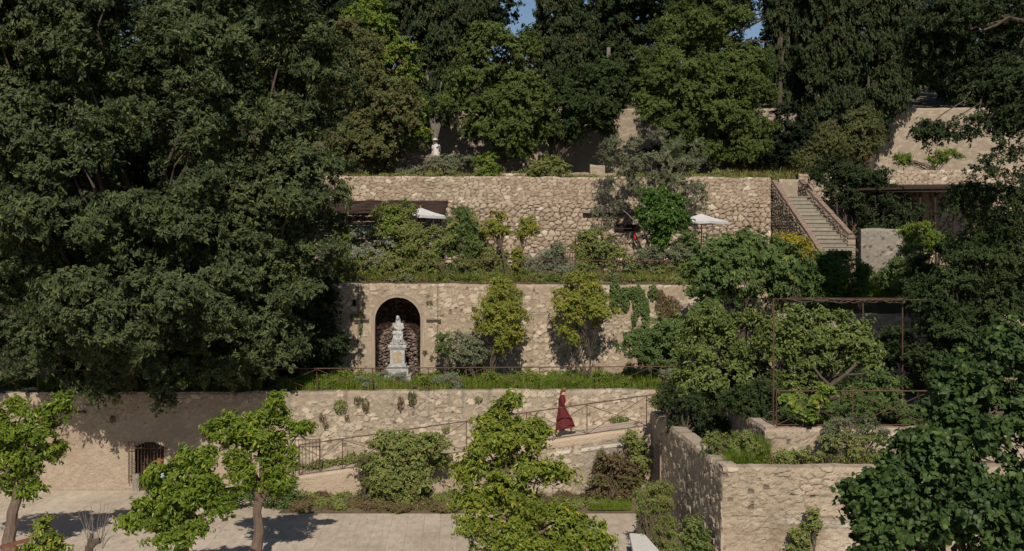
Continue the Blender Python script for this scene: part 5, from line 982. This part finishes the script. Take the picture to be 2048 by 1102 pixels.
shrub('lavender_bush', 'blue green feathery growth behind the low planter rail', 'shrub', 32.3, [(1600, 835, 40, 18), (1650, 830, 40, 20), (1700, 825, 40, 24), (1740, 820, 50, 30), (1820, 825, 50, 30), (1880, 835, 40, 26)], (1650, .2, 3.5), 'fig', 96, **{**PL, 'axis_up': .8})
shrub('laurel_bush', 'dark leafy bush behind the planter rail at its right end', 'shrub', 32.8, [(1730, 800, 50, 36), (1780, 830, 40, 30), (1770, 780, 40, 30)], (1750, .2, 3.5), 'fig', 97, **{**SH, 'L': .09})
shrub('laurel_bush', 'dense bush under the pergola wires between the citrus trees and the dark bay', 'shrub', 39.5, [(1700, 730, 60, 50), (1770, 700, 55, 45), (1640, 770, 60, 40), (1790, 770, 60, 50), (1560, 800, 60, 40), (1700, 790, 60, 40), (1480, 830, 60, 30)], (1700, .2, 3.5), 'oakdark', 98, **{**SH, 'br': .5, 'cr': .28, 'L': .1, 'W': .05})
tree('dark_bay', 'black green thicket below the whitewashed wall at the right edge', 'bush', 42.5, [(1900, 540, 70, 60), (1990, 480, 70, 60), (1920, 640, 60, 50), (2040, 430, 60, 60)], (1930, .4, 6), 'deep', 99, trunk_r=.1, stems=3, br=.5, cr=.3, L=.12, W=.055, kb=1.4, kc=.5, cov=.9)
shrub('laurel_bush', 'dark foliage filling the corner between the citrus and the inner planter flank', 'shrub', 33.4, [(1500, 815, 46, 30), (1545, 835, 36, 20), (1470, 800, 36, 26), (1530, 790, 40, 26), (1590, 830, 40, 20)], (1510, .2, 3.5), 'oakdark', 100, **{**SH, 'L': .09})
blades('rosemary_bush', scatter(1452, 1535, 28.8, 30.9, 2.7, 6500, 31), .62, 'grass', 182, w=.012, lean=.45, kind=None, cat='plant', label='feathery upright green tufts in the angle of the front planter')
blades('wild_grass', scatter(1530, 1790, 28.7, 30.6, 2.7, 2600, 32), .45, 'drygrass', 183, w=.012, lean=.5, label='thin dry grass along the front planter below the upper planter wall')
# niche terrace
YG = dict(br=.34, cr=.18, L=.085, W=.04, kb=1.3, kc=.5, cov=.75, gap=.1, twig=50, lpt=10)
shrub('pomegranate_shrub', 'tall yellow green shrub against the niche wall, the one nearer the niche', 'shrub', 42.2, [(1000, 600, 42, 32), (970, 630, 34, 36), (1030, 640, 30, 40), (1000, 670, 40, 34), (1010, 575, 26, 14), (985, 560, 12, 10)], (985, 0, 3.55), 'yellowgreen', 101, **{**YG, 'stems': 3, 'trunk_r': .032, 'bark': 'bark', 'nlimb': 7})
shrub('pomegranate_shrub', 'tall yellow green shrub against the niche wall, farther from the niche', 'shrub', 42.2, [(1160, 590, 40, 34), (1130, 620, 34, 36), (1200, 620, 34, 40), (1165, 660, 42, 36), (1180, 570, 24, 20), (1150, 560, 14, 12)], (1185, 0, 3.55), 'yellowgreen', 102, **{**YG, 'stems': 3, 'trunk_r': .03, 'bark': 'bark', 'nlimb': 6, 'spread': .2})
shrub('lemon_tree', 'small standard tree with thin stem beside the niche', 'tree', 42.4, [(891, 680, 15, 15), (884, 697, 12, 10), (900, 705, 10, 8)], (892, 0, 3.55), 'fig', 103, **{**SH, 'br': .2, 'cr': .13, 'stems': 1, 'trunk_r': .025})
shrub('silver_shrub', 'rounded bluish grey shrub between the small standard tree and the yellow green shrub', 'shrub', 42.0, [(935, 690, 24, 22), (945, 712, 30, 18), (920, 715, 22, 12)], (935, 0, 3.55), 'olive', 104, **SH)
for k, (px, py, D) in enumerate(((720, 758, 40.6), (735, 765, 40.3), (880, 757, 40.8), (905, 754, 40.8), (911, 768, 40.2), (1335, 745, 41), (800, 752, 41.6), (770, 750, 42.3))):
    lab = ['left one of the pale pair beside the statue path', 'front one of the pale pair left of the statue path', 'behind the railing just right of the statue steps', 'second one right of the statue steps', 'foremost, close to the wall edge right of the statue', 'under the young blue green fig', 'on the gravel in front of the pedestal', 'at the left corner of the pedestal step'][k]
    shrub('santolina_bush', 'small silvery cushion plant, '+lab, 'plant', D, [(px, py+3, 13, 9)], (px, 0, 3.53), 'silver', 110+k, group='silvery cushion plants on the niche terrace', **{**SH, 'br': .12, 'cr': .1, 'L': .07, 'W': .014, 'axis_up': .6, 'trunks': False})
zt1 = lambda x, y: 3.5+0*x
pts = scatter(-80, 1400, 40.05, 43.3, zt1, 46000, 9); mxx = (np.abs(pts[:, 0]-PX(805, 41)) < .75+.5*np.sin(pts[:, 1]*3)) & (pts[:, 1] > 40.4); pts = pts[~mxx]
blades('lawn_grass', 'lush green grass and weeds on the niche terrace', pts, .42, 'grass', 120, w=.02)
cover('terrace_ground_cover', 'leafy green weeds along the niche wall right of the niche', 830, 1390, 40.5, 43.4, 3.5, .55, 150, 'bright', 121, kind='stuff')
cover('terrace_ground_cover', 'leafy green weeds on the niche terrace left of the statue', 560, 745, 40.4, 43.2, 3.5, .5, 60, 'bright', 122, kind='stuff')
pb = scatter(760, 850, 40.3, 42.9, zt1, 900, 19); blades('dry_tuft', 'straw coloured tufts at the foot of the statue path', pb, .25, 'drygrass', 123, w=.02)
# climbers and weeds on the walls
def wallplant(name, label, patches, y, mat, seed, L=.08, W=.06, n=500, hang=0, cat='climbing plant', shape='b', group=None, depth=.16):
    r = R(seed); g = G(); X = []
    for (px, py, rx, ry) in patches:
        k = max(6, int(n*rx*ry/900)); a = r.rand(k)*2*np.pi; q = r.rand(k)**.6; s = F/y
        yy = y-.06-depth*r.rand(k)*np.sqrt(1-q*q*.9); X.append(np.stack([PX(px, y)+q*np.cos(a)*rx/s, yy, PZ(py, y)+q*np.sin(a)*ry/s], -1))
    X = np.vstack(X); n = len(X); N = nrm(np.array([0, -1., .5])+r.randn(n, 3)*.5); A = nrm(np.array([0, -.2, -1+1.2*hang])+r.randn(n, 3)*.6); A = nrm(A-N*(A*N).sum(1, keepdims=True))
    leafgeo(g, X, N, A, L*(.6+.8*r.rand(n)), W*(.6+.8*r.rand(n)), np.clip(r.rand(n), 0, .99), shape); o = g.build(name, LM[mat]); return tag(o, label, cat, group)
wallplant('ivy', 'ivy trailing down the right end of the niche wall from its top', [(1230, 590, 12, 34), (1250, 600, 10, 24), (1275, 600, 12, 30), (1290, 620, 9, 26), (1262, 585, 30, 12), (1305, 585, 10, 16), (1268, 635, 6, 16)], W2Y, 'fig', 131, n=800)
wallplant('dead_climber', 'dead brown climber clinging to the niche wall right of the ivy', [(1335, 615, 26, 24), (1345, 640, 18, 18), (1320, 590, 10, 12)], W2Y, 'brown', 132, n=1600, L=.06, W=.03)
WD = [(709, 634, 8, 8), (722, 655, 4, 20), (860, 606, 8, 5), (850, 705, 5, 6), (865, 715, 6, 5), (724, 632, 9, 9)]
WL_ = ['spiky olive tuft hanging at the left impost of the arch', None, 'tiny green tuft right of the arch crown', 'tiny tuft low on the plaster right of the niche']
for k, ps in enumerate(([WD[0], WD[1], WD[5]], None, [WD[2]], [WD[3], WD[4]])):
    if ps: wallplant('wall_weed', WL_[k], ps, W2Y, 'olivebrown', 133+k, n=1300, L=.07, W=.03, cat='wall plant', group='tufts growing out of the niche wall')
wk = [('shrub', 'bushy olive tuft near the wall top left of the first ramp shrub', (682, 812, 15, 14)), ('olivebrown', 'straw tuft just below the wall top', (717, 798, 10, 6)), ('brown', 'dry hanging tuft left of the first ramp bush', (732, 810, 8, 14)), ('brown', 'dry tuft hanging below the gravel path', (802, 806, 7, 14)), ('olivebrown', 'tall straw tuft spilling over the wall edge by the statue path', (825, 795, 9, 16)), ('shrub', 'green tuft right of the statue path', (957, 798, 9, 6)), ('brown', 'small brown tuft left above the railing gate', (645, 833, 7, 8)), ('brown', 'brown tuft above the railing gate, nearer the ramp', (652, 850, 6, 7)), ('brown', 'tiny brown tuft beside the olive tuft', (695, 834, 5, 6)), ('shrub', 'small green tuft above the ramp bush', (892, 857, 9, 6)), ('bright', 'green weeds at the ramp edge near the bird', (1240, 838, 22, 6)), ('brown', 'tiny dark tuft near the doorway wall top', (165, 822, 10, 5)), ('brown', 'brown tuft left above the doorway', (228, 838, 7, 7)), ('shrub', 'green strand hanging under the huge tree', (232, 800, 6, 10))]
for k, (mt, lab, (px, py, rx, ry)) in enumerate(wk): wallplant('wall_weed', lab, [(px, py, rx, ry)], W1Y, mt, 140+k, n=900, L=.08, W=.025, cat='wall plant', group='tufts growing out of the lower wall')
# bed against the ramp
zbed = lambda x, y: bedz(x, y)
shrub('ramp_bush', 'rounded light green bush against the ramp wall, centre left', 'shrub', 37.0, [(800, 900, 60, 40), (830, 930, 55, 45), (790, 950, 50, 40), (820, 985, 46, 28), (775, 880, 30, 20), (850, 895, 40, 28)], (800, 0, .1), 'shrub', 161, **{**SH, 'br': .4, 'L': .1, 'W': .05, 'kb': 1.4, 'stems': 4, 'nlimb': 18})
shrub('grey_ramp_bush', 'sparse grey brown twiggy bush left of the rounded light green one', 'shrub', 37.2, [(740, 945, 24, 28), (745, 980, 24, 26), (730, 1000, 20, 14)], (742, 0, .1), 'olivebrown', 162, **{**SH, 'gap': .15, 'twig': 160, 'L': .07, 'W': .03})
shrub('dry_ramp_bush', 'brown leaved half dead bush below the bird on the ramp wall', 'shrub', 37.1, [(1215, 940, 34, 36), (1230, 970, 40, 30), (1195, 975, 28, 26), (1250, 950, 26, 30)], (1220, 0, .1), 'brown', 163, **{**SH, 'gap': .05, 'twig': 100})
shrub('ramp_bush', 'dark green growth behind the half dead brown bush', 'shrub', 37.3, [(1265, 975, 26, 32), (1280, 920, 16, 36), (1270, 880, 16, 18), (1240, 1000, 30, 14)], (1265, 0, .1), 'shrub', 164, **SH)
shrub('ramp_bush', 'dark shaded bush right behind the standing orange tree trunk', 'shrub', 36.9, [(560, 965, 26, 34), (575, 990, 24, 26), (540, 1000, 30, 22), (480, 1000, 26, 18)], (560, 0, .1), 'fig', 165, **{**SH, 'L': .08})
cover('bed_ground_cover', 'low mixed weeds in the bed along the foot of the ramp wall', 596, 1265, 36.55, 37.6, zbed, .14, 50, 'shrub', 166, L=.06, W=.03)
cover('bed_ground_cover', 'dry brown weeds scattered in the bed along the ramp wall', 596, 1150, 36.3, 37.5, zbed, .10, 60, 'brown', 167, L=.06, W=.03)
blades('bed_grass', 'patch of vivid short grass at the right end of the bed', scatter(1140, 1262, 36.2, 37.0, zbed, 9000, 12), .16, 'grass', 168, w=.012)
blades('bed_grass', 'grass blades scattered through the bed along the ramp wall', scatter(600, 1260, 36.2, 37.5, zbed, 5000, 13), .16, 'drygrass', 169, w=.014, patch=.45)
cover('path_weeds', 'green weeds along the inner edge of the ramp beside the gate', 590, 760, 39.0, 39.45, lambda x, y: rz(x), .25, 10, 'shrub', 170)
# against the shaded side of the outbuilding
shrub('tall_shrub', 'tall feathery upright shrub against the shaded side of the outbuilding', 'shrub', 31.5, [(1300, 1000, 13, 36), (1318, 1000, 12, 44), (1330, 1020, 12, 50), (1312, 1050, 20, 44), (1285, 1010, 8, 28), (1330, 1070, 16, 40), (1308, 1100, 26, 40)], (1315, 0, 0), 'shrub', 171, **{**SH, 'br': .2, 'cr': .16, 'L': .075, 'W': .016, 'axis_up': 2., 'cov': .4, 'twig': 260, 'stems': 7, 'nlimb': 30, 'trunk_r': .02, 'spread': .25})
shrub('low_shrub', 'dark ground hugging shrub behind the white bench', 'shrub', 32.5, [(1290, 1060, 14, 30), (1300, 1095, 24, 20)], (1290, 0, 0), 'fig', 172, **SH)
shrub('climber', 'yellow green climber at the corner foot of the outbuilding', 'climbing plant', 28.9, [(1385, 1050, 10, 12), (1385, 1080, 16, 20), (1370, 1110, 26, 18), (1400, 1100, 10, 24)], (1390, 0, 0), 'citrus', 173, **{**SH, 'shape': 'b'})
shrub('wall_shrub', 'small leafy shrub growing from the front wall of the outbuilding', 'shrub', 27.7, [(1600, 1065, 14, 18), (1610, 1090, 18, 22), (1590, 1100, 14, 14), (1626, 1032, 8, 8), (1630, 1050, 5, 8)], (1605, .2, 0), 'shrub', 174, **{**SH, 'br': .16, 'cr': .14, 'kb': 1})
# orange trees on the paving
OR = dict(br=.34, cr=.2, L=.135, W=.048, kb=1.25, kc=.55, cov=.75, lpt=9, shape='b', droop=.5, up=.4, bark='bark_orange', axis_up=.1)
tree('orange_tree', 'glossy orange tree with a forked trunk, cut by the left edge of the picture', 'tree', 31, [(30, 850, 50, 46), (80, 880, 44, 44), (20, 920, 50, 40), (110, 830, 22, 26), (60, 935, 34, 24), (-40, 880, 60, 60), (20, 970, 18, 22), (62, 975, 12, 14), (125, 810, 8, 12), (30, 812, 14, 12)], (12, -.3, 0), 'orange', 181, trunk_r=.17, fork=.62, nlimb=16, **OR)
tree('orange_tree', 'glossy orange tree with its whole trunk on the paving, left of the ramp', 'tree', 30.6, [(480, 860, 50, 34), (540, 860, 46, 36), (510, 900, 60, 36), (550, 810, 12, 20), (470, 930, 20, 12, -.3), (560, 905, 36, 30), (510, 955, 46, 24, -.2), (555, 965, 30, 16), (600, 862, 10, 10), (450, 870, 30, 24)], (512, -.1, 0), 'orange', 182, trunk_r=.15, fork=.52, nlimb=16, **OR)
tree('orange_tree', 'low bushy orange tree in front of the barred doorway', 'tree', 27.5, [(330, 960, 40, 30), (390, 960, 46, 32), (360, 1000, 70, 40), (300, 1030, 44, 34), (420, 1020, 48, 34), (380, 920, 14, 20), (412, 918, 8, 18), (350, 1060, 70, 40), (270, 1045, 26, 16), (450, 1010, 24, 14)], (370, 0, 0), 'orange', 183, trunk_r=.13, fork=.6, nlimb=16, **OR)
tree('orange_tree', 'tall light green orange tree in the bottom centre', 'tree', 25.5, [(1015, 830, 22, 26), (1000, 880, 50, 36), (1040, 905, 42, 40), (990, 950, 62, 50), (1060, 980, 66, 60), (1000, 1040, 76, 50), (1100, 1060, 90, 40), (1180, 1080, 44, 40), (1060, 1100, 120, 40), (945, 1000, 26, 22), (1020, 800, 7, 14), (1072, 862, 10, 16), (975, 850, 14, 18)], (1060, 0, 0), 'centre', 184, trunk_r=.15, fork=.6, nlimb=22, **{**OR, 'L': .115, 'W': .042, 'cov': .9})
tree('orange_sapling', 'small yellow green young orange tree at the bottom left', 'tree', 21.5, [(92, 1055, 18, 22), (110, 1085, 26, 22), (75, 1100, 28, 16), (100, 1110, 40, 20)], (95, 0, 0), 'centre', 185, trunk_r=.04, fork=.8, nlimb=8, **{**OR, 'br': .2, 'cr': .13, 'L': .11, 'W': .045, 'kb': 1.1})
# pruned stump with bare shoots
px0, D = 180, 21.0; x, y, z = PX(px0, D), D, 0
e = empty('pruned_tree', (x, y, 0), 'pruned stump with thin bare upright shoots at the bottom left', 'tree')
g = G(); top = P(183, 1082, D); g.tube([(x-.02, y, 0), (x-.05, y, 1.4), (x-.03, y, 2.6), P(178, 1092, D)], [.11, .09, .08, .075], 9, wob=.3, seed=2); g.tube([P(178, 1096, D), P(190, 1085, D), P(200, 1081, D)], [.07, .065, .06], 8, wob=.3, seed=3); g.tube([P(178, 1094, D), P(180, 1080, D), P(184, 1068, D)], [.06, .045, .035], 8, wob=.3, seed=3); g.build('trunk', M['bark'], e)
r = R(9); g = G()
for k in range(17):
    a = 176+r.rand()*26; h_ = 35+60*r.rand(); lean = (a-188)*1.2+r.randn()*6; limb(g, P(a, 1086, D), P(a+lean, 1086-h_, D+r.randn()*.2), .009, .003, k, n=5, sag=-.03, wig=.05, sides=4)
for k in range(6): limb(g, P(205, 1098, D), P(200+r.rand()*40, 1075-10*r.rand(), D), .008, .003, 40+k, n=4, sides=4)
g.build('shoots', M['bark_pale'], e)
# big leaved tree in the near right corner
tree('linden_tree', 'near broad leaved tree filling the bottom right corner', 'tree', 17.5, [(1990, 740, 60, 60), (2040, 700, 50, 50), (1930, 790, 56, 50), (1990, 850, 90, 70), (1880, 860, 60, 50), (1860, 930, 70, 50), (1960, 950, 100, 70), (1800, 1000, 60, 36), (1900, 1030, 110, 60), (1800, 1070, 66, 40), (2040, 1040, 80, 80), (1740, 992, 36, 12), (1745, 1055, 20, 12), (1800, 945, 24, 16)], (2060, 1, 0), 'linden', 191, trunk_r=.14, nlimb=26, br=.38, cr=.24, L=.098, W=.085, kb=1.6, kc=.6, cov=1.0, lpt=8, gap=.03, shape='h', droop=.5, up=.5, twig=40, vj=.2, rnd=.6)
